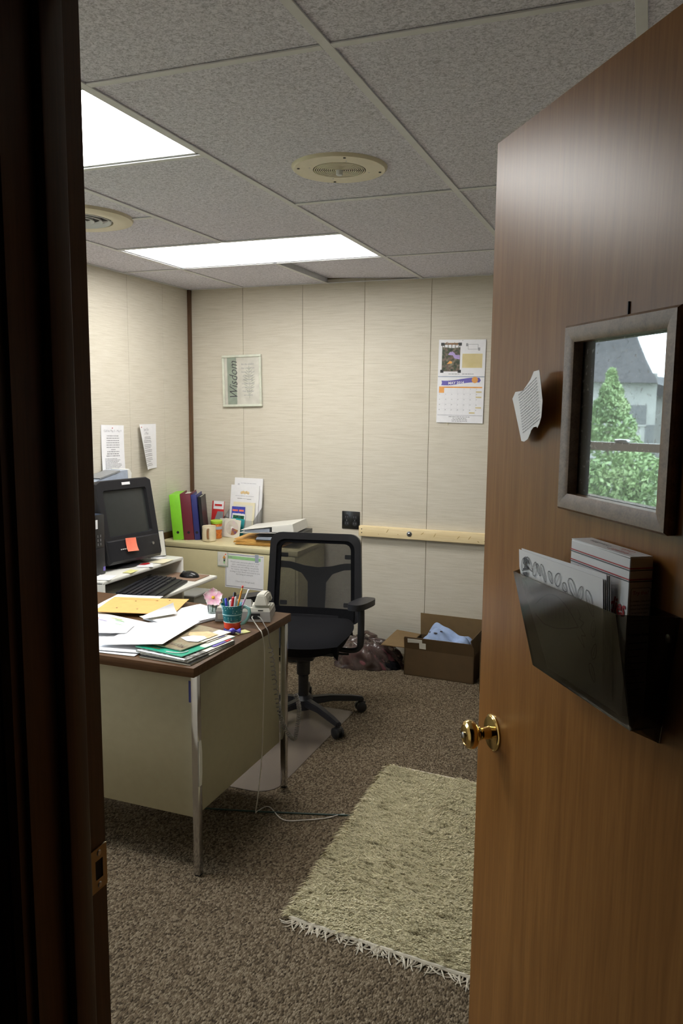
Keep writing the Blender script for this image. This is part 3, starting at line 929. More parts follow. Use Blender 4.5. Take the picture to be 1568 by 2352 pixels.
text('printed_side_heading', 'Try this!', .0062, M['red_ink'], CB, CR @ T(0, bh - .038, .0003), shear=.1)
text('printed_side_text', "Try Annabelle's Cashew Brittle\nto make desserts even more\ndelicious! Crush the brittle to\ntop your favorite custard,\npudding or ice cream for an\nextra sweet treat!", .0034, M['ink'], CB, CR @ T(0, bh - .049, .0003), line=1.35, width=.60)
text('printed_panel_title', 'Nutrition Facts', .0052, M['ink'], CB, CR @ T(0, bh - .088, .0003), width=.85, bold=.0002)
def outline(mb, x0, y0, x1, y1, t, m, r=.003):
    pts = []
    for cx, cy, a0 in ((x1 - r, y1 - r, 0), (x0 + r, y1 - r, 90), (x0 + r, y0 + r, 180), (x1 - r, y0 + r, 270)):
        for k in range(4):
            a = math.radians(a0 + 30 * k)
            pts.append((cx + r * math.cos(a), cy + r * math.sin(a)))
    n = len(pts)
    for i in range(n):
        p, q = Vector(pts[i] + (0,)), Vector(pts[(i + 1) % n] + (0,))
        d = (q - p)
        if d.length < 1e-7:
            continue
        nn = Vector((-d.y, d.x, 0)).normalized() * t
        vs = [mb.b.verts.new(m @ w) for w in (p, q, q + nn, p + nn)]
        mb.b.faces.new(vs)
b = MB()
outline(b, -bd / 2 + .002, bh - .078, bd / 2 - .002, bh - .035, .0004, CR @ T(0, 0, .0004))
obj('printed_outline', b, M['ink'], CB)
for k in range(9):
    b = MB()
    b.box(-bd / 2 + .003, bh - .100 - k * .008, 0, bd / 2 - .003 - (k % 3) * .004, bh - .1005 - k * .008 - .0006, .0003, m=CR)
    obj('printed_rule', b, M['ink'], CB)
b = MB()
outline(b, -bw / 2 + .006, -bd / 2 + .006, .010, bd / 2 - .006, .0004, CT @ RZ(180) @ T(-.012, 0, 0), .008)
obj('printed_outline', b, M['ink'], CB)
b = MB()
outline(b, -.010, .010, .052, .080, .0004, CF @ T(0, 0, .0003), .012)
obj('printed_outline', b, M['ink'], CB)
text('printed_top_name', 'Cashew Brittle', .0085, M['ink'], CB, CT @ RZ(180) @ T(.022, .004, .0002), shear=.2, width=.9)
text('printed_top_brand', "Annabelle's\nCandies", .0110, M['red_ink'], CB, CT @ RZ(180) @ T(-.032, .013, .0002), shear=.3, width=.8)

# colouring sheets in the pocket, in front of the carton
def sheet_rect(name, w, h, t, mat, parent, m, bend=0.0, nu=6, nv=6, curl=0.0):
    def fn(u, v):
        y = .010 + v * (h - .010)
        x = (u - .5) * w
        if x < -w / 2 + max(0, .125 - y) * .75:
            x = -w / 2 + max(0, .125 - y) * .75
        return (x, y, bend * (y / h) ** 2 + curl * max(0, u - .75) ** 2 * 16 * v)
    return obj(name, MB().sheet(w, h, nu, nv, fn, t), mat, parent, m)
PP = thing('colouring_pages', 'white colouring sheets with leaf outlines tucked in the smoked door pocket', 'papers', MD @ T(.345, -.0350, 1.236))
for k in range(5):
    sheet_rect('sheet', .224, .160 + .002 * (k % 3), .0004, M['white'], PP, T(.0032 * (4 - k), .0000 - .0012 * k, .001 * (4 - k)) @ RX(90) @ RZ(3.0 - k * .5) @ RX(1.2), .003)
PF = T(0, -.0049, 0) @ RX(90) @ RZ(1.2) @ RX(1.2)
def pfz(x, y):
    return .003 * (y / .160) ** 2 + .0006
def stroke(mb, pts, t, closed=False):
    t *= 1.5
    n = len(pts)
    for i in range(n if closed else n - 1):
        p, q = Vector(pts[i]), Vector(pts[(i + 1) % n])
        d = q - p
        if d.length < 1e-7:
            continue
        nn = Vector((-d.y, d.x)).normalized() * t / 2
        vs = [mb.b.verts.new((w.x, w.y, pfz(w.x, w.y))) for w in (p - nn, q - nn, q + nn, p + nn)]
        mb.b.faces.new(vs)
def leaf_outline(mb, x, y, L, wd, ang, t=.0007, vein=True):
    a = math.radians(ang)
    pts = []
    for k in range(12):
        th = 2 * PI * k / 12
        px, py = L / 2 * math.cos(th), wd / 2 * math.sin(th) * (1 - .25 * math.cos(th))
        pts.append((x + px * math.cos(a) - py * math.sin(a), y + px * math.sin(a) + py * math.cos(a)))
    stroke(mb, pts, t, True)
    if vein:
        stroke(mb, [(x - L * .3 * math.cos(a), y - L * .3 * math.sin(a)), (x + L * .35 * math.cos(a), y + L * .35 * math.sin(a))], t * .6)
b = MB()
lv = [(-.098, .142, .020, .010, 75), (-.090, .152, .006, .004, 80), (-.078, .146, .024, .011, -45), (-.062, .142, .022, .011, 70), (-.050, .143, .018, .007, -60), (-.036, .141, .026, .008, -60),
      (-.016, .139, .018, .009, -55), (.004, .140, .020, .014, 60), (.022, .133, .013, .011, -40), (.042, .136, .028, .014, -50), (.062, .134, .020, .011, 65), (.084, .126, .034, .012, -62),
      (.092, .096, .022, .010, 80), (.094, .068, .022, .010, 70), (-.098, .114, .018, .009, -60), (.090, .040, .024, .010, -60), (-.100, .085, .020, .009, 70)]
for a in lv:
    leaf_outline(b, *a)
# cartoon-free insect body: arched shell, fan tail
stroke(b, [(-.060 + .013 * k, .080 + .037 * math.sin(PI * (k + 1.2) / 11)) for k in range(10)], .0010)
stroke(b, [(-.060, .078), (-.036, .070), (-.004, .072), (.030, .080), (.055, .088)], .0008)
stroke(b, [(.055, .112), (.062, .104), (.058, .100), (.070, .098), (.062, .090), (.074, .082), (.064, .080), (.072, .066), (.055, .076)], .0009)
for k in range(8):
    stroke(b, [(-.044 + .011 * k, .080), (-.048 + .011 * k, .106 + .004 * math.sin(k))], .0004)
stroke(b, [(-.088, .118), (-.082, .106), (-.076, .114), (-.070, .098)], .0007)
obj('drawing', b, M['ink'], PP, PF)
text('drawn_letters', 'SAW', .019, M['ink'], PP, PF @ T(-.078, .1525, .0040) @ RZ(-96), 'LEFT', width=.9, bold=.0008)

# ================================================================== DESK
DX0, DX1, DY0, DY1, DZ = -2.875, -1.348, 2.165, 2.925, .745
DK = thing('office_desk', 'cream metal desk with a brown wood-grain top and chrome legs', 'desk', T((DX0 + DX1) / 2, (DY0 + DY1) / 2, 0))
cx, cy = (DX0 + DX1) / 2, (DY0 + DY1) / 2
db = lambda x0, y0, z0, x1, y1, z1, bev=0.0: MB().box(x0 - cx, y0 - cy, z0, x1 - cx, y1 - cy, z1, bev)
obj('desk_top', db(DX0, DY0, DZ - .033, DX1, DY1, DZ, .002), M['desk_top'], DK)
obj('modesty_panel', db(DX0 + .03, 2.205, .200, -1.378, 2.225, DZ - .033, .002), M['cream'], DK)
obj('pedestal', db(-1.80, 2.226, .205, -1.372, 2.862, DZ - .033, .004), M['cream'], DK)
obj('pedestal', db(DX0 + .04, 2.226, .205, DX0 + .44, 2.862, DZ - .033, .004), M['cream'], DK)
for k in range(3):
    for px in (-1.785, DX0 + .055):
        d = obj('drawer_front', db(px, 2.862, .22 + k * .163, px + .40, 2.876, .372 + k * .163, .003), M['cream'], DK)
        obj('drawer_pull', db(px + .13, 2.876, .33 + k * .163, px + .27, 2.890, .345 + k * .163, .003), M['chrome'], d)
for lx in (-1.3725, DX0 + .012):
    for ly in (2.184, 2.870):
        lg = obj('leg', db(lx, ly, .006, lx + .024, ly + .024, DZ - .033, .0015), M['chrome'], DK)
        obj('glide', db(lx + .002, ly + .002, 0, lx + .022, ly + .022, .006), M['black'], lg)
obj('pale_strip', MB().prism([(-1.3472 - cx, .485), (-1.3440 - cx, .44), (-1.3446 - cx, .37), (-1.3472 - cx, .325)], 2.186 - cy, 2.204 - cy, axis='Y'), M['white_lam'], DK)  # narrow pale strip bowed off the front leg
obj('blue_patch', db(-1.393, 2.2035, .610, -1.380, 2.2048, .685), M['navy'], DK)  # thin blue patch on the front panel beside the leg

def flat(name, label, cat, w, h, mat, x, y, z, rot, wav=0.002, t=.0006, group=None, print_=None, tilt=0):
    """a sheet lying on the desk, slightly wavy, with optional faint print"""
    o = thing(name, label, cat, T(x, y, z) @ RZ(rot), group)
    rn = random.Random(hash((round(x * 1000), round(y * 1000))) & 0xffff)
    p1, p2 = rn.uniform(0, 6), rn.uniform(0, 6)
    def fn(u, v):
        return ((u - .5) * w, (v - .5) * h, wav * (1 + math.sin(u * 4 + p1) * .5 + math.sin(v * 5 + p2) * .5) * .5 + t + tilt * (u - .5))
    obj('page', MB().sheet(w, h, 8, 8, fn, t), mat, o)
    if print_:
        n, lh, mm = print_
        b = MB()
        wordbars(b, -w * .42, h * .40, w * .84, n, h * .8 / n, lh, rn)
        bmesh.ops.subdivide_edges(b.b, edges=[e for e in b.b.edges if e.calc_length() > .02], cuts=1)
        for v in b.b.verts:
            v.co.z += fn(v.co.x / w + .5, v.co.y / h + .5)[2] + .0001
        obj('printed_text', b, mm, o, smooth=False)
    return o
zt = DZ + .0005
# bottom layers first
flat('paper_sheet', 'white sheet at the back of the desk behind the yellow envelope', 'paper', .216, .279, M['white'], -2.07, 2.80, zt, 12, .004)
flat('paper_sheet', 'short white slip under the top left of the yellow envelope', 'paper', .216, .12, M['white'], -1.95, 2.855, zt + .001, -6, .004)
flat('paper_sheet', 'lined white sheet at the desk front edge, lowest of the front papers', 'paper', .279, .216, M['white'], -1.745, 2.290, zt, 4, .003, print_=(9, .0014, M['pale_ink']))
flat('paper_sheet', 'white sheet just under the large front sheet on the desk', 'paper', .279, .216, M['white'], -1.730, 2.305, zt + .004, 8, .003)
for k in range(7):
    flat('paper_sheet', ('lowest', 'second from lowest', 'third from lowest', 'middle', 'third from top', 'second from top', 'topmost printed')[k] + ' white sheet of the loose stack beside the mug', 'paper', .216, .279, M['white'],
         -1.705 + .003 * math.sin(k * 2.2), 2.700 + .003 * math.cos(k * 3.1), zt + k * .0016, -21 + 1.6 * math.sin(k * 1.7), .0012, .0012,
         'sheets of the stack beside the mug', (1, .004, M['grey_ink']) if k == 6 else None)
# page of coloured doodles
dp = flat('drawing_page', 'white page with coloured marker doodles in the middle of the desk', 'paper', .279, .216, M['white'], -1.945, 2.470, zt + .006, -10, .002)
for (mt, x, y, w, h) in (('pale_green', .03, .06, .05, .006), ('coral', -.08, .04, .03, .010), ('lav', -.03, .03, .05, .004), ('pale_green', .07, .02, .04, .004), ('teal', .05, -.02, .03, .003), ('red', -.09, -.01, .02, .006), ('yellow_paper', .0, .075, .06, .008)):
    obj('doodle', MB().box(x - w / 2, y - h / 2, .0042, x + w / 2, y + h / 2, .0046), M[mt], dp)
# large front sheet and slip
flat('paper_sheet', 'large white sheet of handwriting lying across the front of the desk', 'paper', .250, .300, M['white'], -1.662, 2.385, zt + .0248, 6, .002, print_=(16, .0016, M['pale_ink']), tilt=.026)
flat('paper_sheet', 'white slip lying on the large front sheet at its left', 'paper', .18, .11, M['white'], -1.860, 2.385, zt + .0170, 20, .003)
flat('paper_strip', 'small dark printed strip between the papers on the desk', 'paper', .055, .012, M['grey_ink'], -1.690, 2.548, zt + .0160, 12, .001)
# manila envelope
en = flat('manila_envelope', 'yellow manila envelope lying on the papers at the back of the desk', 'envelope', .330, .245, M['manila'], -1.945, 2.735, zt + .0150, 17, .004, .0022)
for (x, y) in ((-.05, .06), (.04, .075), (.09, .085), (-.09, -.06), (.0, -.07)):
    obj('punch_mark', MB().lathe([(.004, .0062), (.004, .0068)], 8, T(x, y, 0)), M['brown_glaze'], en)
b = MB()
wordbars(b, -.13, .095, .20, 2, .012, .002, random.Random(3)); 
for v in b.b.verts: v.co.z += .0066
obj('handwriting', b, M['kraft'], en)
# folded cream card standing half open
fc = thing('folded_card', 'folded cream sheet standing half open at the edge of the yellow envelope', 'paper', T(-1.815, 2.640, zt + .0185) @ RZ(58))
obj('lower_leaf', MB().sheet(.2, .06, 6, 4, lambda u, v: ((u - .5) * .14, (v - 1) * .05, .001 + .001 * u), .0006), M['cream_paper'], fc)
obj('raised_leaf', MB().sheet(.2, .06, 6, 6, lambda u, v: ((u - .5) * .14, -.05 + .050 * v * math.cos(.75 * v), .002 + .050 * v * u * math.sin(.55 + .3 * v)), .0006), M['white'], fc)

# magazines at the front right corner of the desk
def mag(name, label, w, h, t, mat, x, y, z, rot, cat='magazine'):
    o = thing(name, label, cat, T(x, y, z) @ RZ(rot))
    obj('page_block', MB().box(-w / 2 + .001, -h / 2 + .001, .0006, w / 2 - .001, h / 2 - .001, t - .0006), M['offwhite'], o)
    def fn(u, v):
        return ((u - .5) * w, (v - .5) * h, t + .0015 * math.sin(u * 5) * v)
    obj('cover', MB().sheet(w, h, 8, 6, fn, .0008), mat, o)
    obj('back_cover', MB().box(-w / 2, -h / 2, 0, w / 2, h / 2, .0006), mat, o)
    return o
mag('magazine', 'black magazine lowest in the pile at the desk corner', .210, .275, .006, M['black_gloss'], -1.468, 2.325, DZ + .0003, -3)
m2 = mag('magazine', 'dark magazine with brown spine just above the lowest at the desk corner', .205, .270, .005, M['mag_grey'], -1.471, 2.332, DZ + .0068, -6)
m3 = mag('magazine', 'glossy black and white magazine under the green folder', .215, .275, .004, M['mag_grey'], -1.480, 2.332, DZ + .0122, -8)
obj('white_margin', MB().box(-.105, -.136, .0046, .105, -.126, .0060), M['white'], m3)
obj('violet_patch', MB().box(.060, .03, .0050, .100, .10, .0066), M['purple'], m3)
obj('red_patch', MB().box(.055, .102, .0050, .100, .13, .0066), M['red'], m3)
gf = mag('green_folder', 'green folder with white panels under the brown magazine', .215, .285, .003, M['green_gloss'], -1.498, 2.362, DZ + .0180, -10, 'folder')
obj('white_panel', MB().box(.020, .02, .0044, .080, .130, .0054), M['offwhite'], gf)
obj('blue_panel', MB().box(.040, .085, .0055, .078, .118, .0060), M['blue_print'], gf)
obj('white_swoosh', MB().tube([(.03, -.135, .0048), (.07, -.128, .0052), (.088, -.110, .0056), (.09, -.09, .0056)], .0018, 6), M['white'], gf)
b = MB()
wordbars(b, -.08, -.122, .11, 1, .01, .005, random.Random(8))
for v in b.b.verts: v.co.z += .0046
obj('printed_text', b, M['brown_glaze'], gf)
tm = mag('magazine', 'brown covered magazine with a painted scene on top of the pile', .200, .265, .004, M['mag_brown'], -1.520, 2.395, DZ + .0234, -11)
obj('tan_print', MB().prism([(-.02, .04), (.03, .085), (.085, .075), (.088, .02), (.05, .0), (.0, .01)], .0056, .0059), M['mag_tan'], tm)
obj('white_print', MB().prism([(.0, -.03), (.02, .015), (.06, .030), (.085, .015), (.088, -.035), (.05, -.05)], .0060, .0063), M['white'], tm)
text('printed_title', 'Mornings', .040, M['title_brown'], tm, T(.040, -.122, .0066) @ RZ(180), 'CENTER', .3, width=.75)

# mug of pens
MUG = (-1.468, 2.642)
mg = thing('pen_mug', 'teal dotted mug with an orange-red base holding pens', 'mug', T(MUG[0], MUG[1], DZ))
obj('body', MB().lathe([(.0335, .026), (.036, .045), (.0435, .092), (.0445, .094), (.043, .0945), (.0415, .092), (.034, .045), (.031, .008), (.001, .007)], 36, cap=False), M['mug'], mg)
obj('base_band', MB().lathe([(.028, 0), (.0315, .002), (.0337, .026), (.0327, .0262)], 36), M['coral_red'], mg)
obj('pale_line', MB().lathe([(.0338, .0255), (.0344, .0265), (.0342, .0285), (.0335, .029)], 36, cap=False), M['white_lam'], mg)
ha = [(.042 + .0, 0, .082), (.055, 0, .086), (.070, 0, .078), (.073, 0, .062), (.065, 0, .040), (.050, 0, .022), (.035, 0, .016)]
obj('handle', MB().tube([(x * .95, 0, z) for x, y, z in ha], [.0065] * 7, 10), M['aqua'], mg, RZ(12))
obj('dark_smile', MB().tube([(.0361 * math.cos(math.radians(a)), .0361 * math.sin(math.radians(a)), .037 - .002 * math.cos(math.radians((a + 62) * 6))) for a in range(-76, -46, 4)], .0011, 6), M['ink'], mg)
obj('pale_cloud', MB().lathe([(.0384, .055), (.0393, .060), (.0392, .0602)], 36, cap=False), M['aqua'], mg)
def pen(name, label, mat, dx, dy, tilt_x, tilt_y, L, r, tip, cap=None):
    """stands in the mug: base point inside near the mug floor, leaning"""
    o = thing(name, label, 'pen' if 'pencil' not in name else 'pencil', T(MUG[0] + dx, MUG[1] + dy, DZ + .0085) @ RY(tilt_x) @ RX(-tilt_y))
    obj('barrel', MB().lathe([(r * .4, 0), (r, .012), (r, L * .97), (r * .7, L)], 12), mat, o)
    if cap:
        obj('cap', MB().lathe([(r * 1.15, L * .62), (r * 1.15, L), (r * .6, L * 1.03)], 12), cap, o)
    return o
p = pen('marker', 'red marker standing in the teal mug', M['pen_red'], -.006, -.008, 7, 2, .113, .0055, None, M['pen_red'])
p = pen('marker', 'black capped marker behind the red one in the teal mug', M['black'], .001, .009, 4, -3, .129, .0055, None, M['black_gloss'])
p = pen('marker', 'silver grey marker standing in the teal mug', M['pen_grey'], .006, -.009, 6, 3, .115, .0045, None, M['pen_grey'])
p = pen('ballpoint_pen', 'blue capped pen standing at the left of the teal mug', M['pen_blue'], -.015, -.006, -7, 3, .104, .0045, None, M['pen_blue'])
p = pen('ballpoint_pen', 'dark green pen leaning left in the teal mug', M['pen_green'], -.020, .006, -12, 0, .104, .0055, None, None)
obj('clip', MB().box(.004, -.001, .06, .008, .001, .10), M['pale_green'], p)
p = pen('pencil', 'orange pencil with a red eraser leaning right in the teal mug', M['pencil'], .001, .004, 17, -4, .152, .0038, None, None)
obj('ferrule', MB().lathe([(.0041, .152), (.0041, .163)], 10), M['brass'], p)
obj('eraser', MB().lathe([(.0036, .163), (.0036, .171)], 10), M['red'], p)
p = pen('pencil', 'lilac pencil with a white end leaning furthest right in the teal mug', M['lilac'], .008, -.002, 23, 2, .125, .0036, None, None)
obj('white_end', MB().lathe([(.0039, .12), (.0039, .158), (.003, .160)], 10), M['white'], p)
p = pen('ruler', 'white plastic strip standing in the teal mug between blue pen and red marker', M['white'], -.008, .012, -2, -4, .098, .0060, None, None)

# little glass with artificial flower
gl = thing('small_glass', 'small clear glass holding a pink flower beside the mug', 'glass', T(-1.628, 2.765, DZ + .0005))
obj('glass_wall', MB().lathe([(.001, 0), (.017, 0), (.018, .006), (.025, .072), (.024, .073), (.023, .070), (.016, .008), (.001, .006)], 28, cap=False), M['glasscup'], gl)
FLM = T(-1.562, 2.660, .850) @ RZ(28) @ RX(62)
fw = thing('artificial_flower', 'pink artificial flower with a yellow centre beside the mug', 'flower', FLM)
for k, (L, wd) in enumerate(((.036, .034), (.037, .036), (.034, .034), (.038, .034), (.036, .036))):
    a = math.radians(90 + 72 * k)
    def fn(u, v, L=L, wd=wd):
        q = (v - .58) / (.60 if v < .58 else .425)
        x = (u - .5) * wd * max(.02, 1 - q * q) ** .5
        y = .004 + v * L * (1 - .15 * abs(u - .5) * 2 * v)
        return (x, y, .010 * v * v - .006 * (1 - (2 * u - 1) ** 2) * v + .004)
    obj('petal', MB().sheet(1, 1, 6, 6, fn, .0006), M['pink'], fw, Matrix.Rotation(a - PI / 2, 4, 'Z'))
obj('centre', MB().ell(0, 0, .004, .007, .007, .005, 12, 8), M['yellow'], fw)
inv = FLM.inverted()
st = [inv @ Vector(q) for q in ((-1.562, 2.661, .848), (-1.580, 2.690, .842), (-1.612, 2.745, .815), (-1.628, 2.765, .762))]
obj('stem', MB().tube(st, .002, 8), M['green'], fw)

# wrapped sweet and tea sachet
sw = thing('wrapped_candy', 'blue foil wrapped candy on the desk in front of the mug', 'candy', T(-1.423, 2.560, DZ + .0005) @ RZ(25))
obj('sweet', MB().ell(0, 0, .012, .014, .012, .012), M['foil_blue'], sw)
for s in (-1, 1):
    obj('twist', MB().lathe([(.003, 0), (.006, .008), (.012, .020), (.0105, .0205), (.005, .009), (.002, .001)], 12, T(s * .011, 0, .012) @ RY(90 * s), cap=False), M['foil_blue'], sw)
sa_ = thing('tea_sachet', 'yellow and white paper sachet lying by the mug', 'sachet', T(-1.402, 2.595, DZ + .0005) @ RZ(-28))
obj('wrapper', MB().box(-.020, -.028, 0, .020, .028, .003, .0012), M['yellow_paper'], sa_)
obj('white_label', MB().box(-.016, -.025, .003, .016, -.003, .0036), M['offwhite'], sa_)

# telephone seen from behind
PH = thing('telephone', 'beige desk telephone seen from behind at the desk edge', 'telephone', T(-1.500, 2.815, DZ) @ RZ(20))
pw, pd = .222, .190
obj('base', MB().hexa([(-pw / 2, -pd / 2, .002), (pw / 2, -pd / 2, .002), (pw / 2, pd / 2, .002), (-pw / 2, pd / 2, .002), (-pw / 2 + .004, -pd / 2 + .002, .042), (pw / 2 - .004, -pd / 2 + .002, .042), (pw / 2 - .004, pd / 2 - .003, .026), (-pw / 2 + .004, pd / 2 - .003, .026)]), M['grey_phone'], PH)
obj('upper_case', MB().hexa([(-pw / 2 + .003, -pd / 2 + .004, .042), (pw / 2 - .003, -pd / 2 + .004, .042), (pw / 2 - .003, pd / 2 - .004, .026), (-pw / 2 + .003, pd / 2 - .004, .026), (-pw / 2 + .007, -pd / 2 + .008, .056), (pw / 2 - .007, -pd / 2 + .008, .056), (pw / 2 - .007, pd / 2 - .008, .036), (-pw / 2 + .007, pd / 2 - .008, .036)]), M['beige_phone'], PH)
obj('display_hood', MB().hexa([(-.062, -.06, .050), (.030, -.06, .050), (.030, .01, .046), (-.062, .01, .046), (-.058, -.045, .082), (.026, -.045, .082), (.026, .0, .066), (-.058, .0, .066)]), M['grey_phone'], PH)
obj('cradle', MB().box(.034, -.075, .050, .104, -.040, .066, .003), M['beige_phone'], PH)
hs = MB()
hs.hexa([(.040, -.088, .062), (.100, -.088, .062), (.100, -.028, .062), (.040, -.028, .062), (.055, -.078, .108), (.088, -.078, .108), (.088, -.034, .108), (.055, -.034, .108)])
hs.hexa([(.044, -.04, .078), (.096, -.04, .078), (.096, .06, .072), (.044, .06, .072), (.055, -.04, .107), (.088, -.04, .107), (.088, .06, .094), (.055, .06, .094)])
hs.hexa([(.040, .045, .052), (.100, .045, .052), (.100, .09, .052), (.040, .09, .052), (.055, .050, .094), (.088, .050, .094), (.088, .084, .088), (.055, .084, .088)])
bmesh.ops.bevel(hs.b, geom=hs.b.edges[:], offset=.005, segments=2, affect='EDGES')
obj('handset', hs, M['beige_phone'], PH)
obj('socket_recess', MB().box(.028, -pd / 2 - .001, .014, .068, -pd / 2 + .004, .036), M['vent_dark'], PH)
obj('case_notch', MB().box(.060, -pd / 2 + .003, .046, .080, -pd / 2 + .0065, .049), M['vent_dark'], PH)
obj('rear_label', MB().box(-.100, -pd / 2 - .0008, .012, -.070, -pd / 2 + .002, .032), M['beige_phone'], PH)

def smooth_path(pts, n=6):
    pts = [Vector(p) for p in pts]
    out = []
    for i in range(len(pts) - 1):
        p0, p1, p2, p3 = pts[max(i - 1, 0)], pts[i], pts[i + 1], pts[min(i + 2, len(pts) - 1)]
        for k in range(n):
            t = k / n
            out.append(0.5 * ((2 * p1) + (p2 - p0) * t + (2 * p0 - 5 * p1 + 4 * p2 - p3) * t * t + (3 * p1 - p0 - 3 * p2 + p3) * t ** 3))
    out.append(pts[-1])
    return out
PHM = T(-1.500, 2.815, DZ) @ RZ(20)
a1 = PHM @ Vector((.040, -.090, .024))
a2 = PHM @ Vector((.058, -.090, .024))
line = [a1, a1 + Vector((.020, -.045, .004)), (-1.362, 2.655, DZ + .006), (-1.339, 2.640, .735), (-1.337, 2.656, .66), (-1.336, 2.646, .49), (-1.335, 2.625, .245), (-1.335, 2.590, .10), (-1.332, 2.57, .03), (-1.378, 2.672, .004), (-1.342, 2.70, .004), (-1.246, 2.63, .004), (-1.165, 2.660, .004), (-1.095, 2.705, .004), (-1.060, 2.745, .004), (-1.040, 2.762, .004)]
line = [Vector(p) for p in line]
line[8] = Vector((-1.350, 2.600, .030)); line[9] = Vector((-1.368, 2.655, .004))
tag(obj('telephone_line', MB().tube(smooth_path(line), .0022, 7), M['cord_white']), 'thin pale telephone line hanging down the desk side and crossing the carpet', 'cord')
cpts = smooth_path([a2, a2 + Vector((.030, -.030, .002)), (-1.352, 2.690, DZ + .008), (-1.333, 2.680, .735), (-1.331, 2.684, .70), (-1.330, 2.694, .665)], 5)
spine = smooth_path([(-1.330, 2.694, .665), (-1.328, 2.706, .606), (-1.327, 2.722, .53), (-1.326, 2.748, .431), (-1.325, 2.780, .347), (-1.324, 2.822, .283), (-1.318, 2.862, .236), (-1.305, 2.872, .232), (-1.300, 2.880, .275), (-1.298, 2.895, .329), (-1.300, 2.893, .372), (-1.306, 2.880, .415)], 40)
turns = 58
n = len(spine)
# resample the spine finely for the coil
fine = []
steps = turns * 8
for i in range(steps + 1):
    tt = i / steps
    u = tt ** 1.0
    s = (u ** 0.80) * (n - 1)
    k = min(int(s), n - 2)
    p = spine[k].lerp(spine[k + 1], s - k)
    t = (spine[min(k + 2, n - 1)] - spine[max(k - 1, 0)]).normalized()
    x = Vector((0, 1, .02)).cross(t).normalized()
    y = t.cross(x)
    a = 2 * PI * 8 * tt * turns / 8
    fine.append(p + x * .0080 * math.cos(a) + y * .0080 * math.sin(a))
tag(obj('coiled_cord', MB().tube(cpts + fine, .0021, 5), M['cord']), 'grey coiled handset cord looping down beside the desk leg', 'cord')
tag(obj('floor_cable', MB().tube(smooth_path([(-1.80, 2.56, .004), (-1.574, 2.594, .004), (-1.286, 2.674, .004), (-1.0, 2.764, .004)]), .0032, 7), M['cord_green']), 'dark green cable lying on the carpet from under the desk to the rug', 'cable')

# ================================================================== CHAIR MAT, CHAIR
b = MB()
mx0, mx1, my0, my1, rr = -2.38, -1.376, 2.795, 3.775, .10
pts = []
for ccx, ccy, a0 in ((mx1 - rr, my1 - .02, 0), (mx0 + rr, my1 - .02, 90), (mx0 + rr, my0 + rr, 180), (mx1 - rr, my0 + rr, 270)):
    r_ = rr if ccy < 3.2 else .02
    if ccy > 3.2:
        ccx = mx1 - .02 if a0 == 0 else mx0 + .02
    for k in range(7):
        a = math.radians(a0 + 15 * k)
        pts.append((ccx + r_ * math.cos(a), ccy + r_ * math.sin(a)))
b.prism(pts, .0005, .0035)
tag(obj('chair_mat', b, M['mat']), 'clear vinyl floor mat under the office chair', 'floor mat')

CH = thing('office_chair', 'black office chair with a mesh back and arms behind the desk', 'chair', T(-1.590, 3.60, .0035) @ RZ(11))
# seat: domed cushion with waterfall front (front = -y)
def seat_fn(u, v):
    x = (u - .5) * 2
    y = (v - .5) * 2
    ex = .255 * x * math.sqrt(max(0, 1 - y * y * .30))
    ey = .240 * y * math.sqrt(max(0, 1 - x * x * .30))
    d = max(abs(x), abs(y)) ** 6
    return (ex, ey - .01, .492 - .030 * d - .022 * max(0, -y) ** 3 + .012 * x * x)
b = MB().sheet(1, 1, 18, 18, seat_fn, .084)
obj('seat', b, M['black_soft'], CH)
obj('seat_pan', MB().box(-.19, -.17, .385, .19, .18, .405, .010), M['black'], CH)
obj('tilt_mechanism', MB().box(-.075, -.11, .335, .075, .13, .392, .012), M['black'], CH)
obj('gas_column', MB().lathe([(.026, .10), (.026, .23), (.034, .235), (.034, .30), (.040, .305), (.040, .338)], 20), M['black'], CH)
obj('tilt_lever', MB().tube([(.06, 0, .36), (.20, .0, .35), (.235, .0, .352)], .006, 8), M['black'], CH)
hub = obj('hub', MB().lathe([(.030, .045), (.050, .055), (.052, .105), (.036, .125)], 24), M['charcoal'], CH)
for k in range(5):
    a = -45 + 72 * k
    m = RZ(a)
    b = MB()
    secs = [(.035, .026, .070, .110), (.15, .022, .078, .108), (.26, .019, .066, .094), (.325, .017, .058, .080)]
    prev = None
    for (x, hw, zb, zt2) in secs:
        ring = [b.b.verts.new(p) for p in ((x, -hw, zb), (x, hw, zb), (x, hw * .8, zt2), (x, -hw * .8, zt2))]
        if prev:
            for i in range(4):
                b.b.faces.new((prev[i], prev[(i + 1) % 4], ring[(i + 1) % 4], ring[i]))
        else:
            b.b.faces.new(ring[::-1])
        prev = ring
    b.b.faces.new(prev)
    bmesh.ops.bevel(b.b, geom=b.b.edges[:], offset=.005, segments=2, affect='EDGES')
    leg = obj('base_leg', b, M['charcoal'], CH, m)
    cw = MB()
    for s in (-1, 1):
        cw.lathe([(.018, 0), (.027, .003), (.027, .015), (.020, .019)], 18, T(.312, s * .006, .027) @ RX(-90 * s))
    cw.lathe([(.008, .03), (.008, .062)], 10, T(.320, 0, 0))
    cw.box(.294, -.008, .030, .338, .008, .056, .006)
    obj('caster', cw, M['black'], leg)
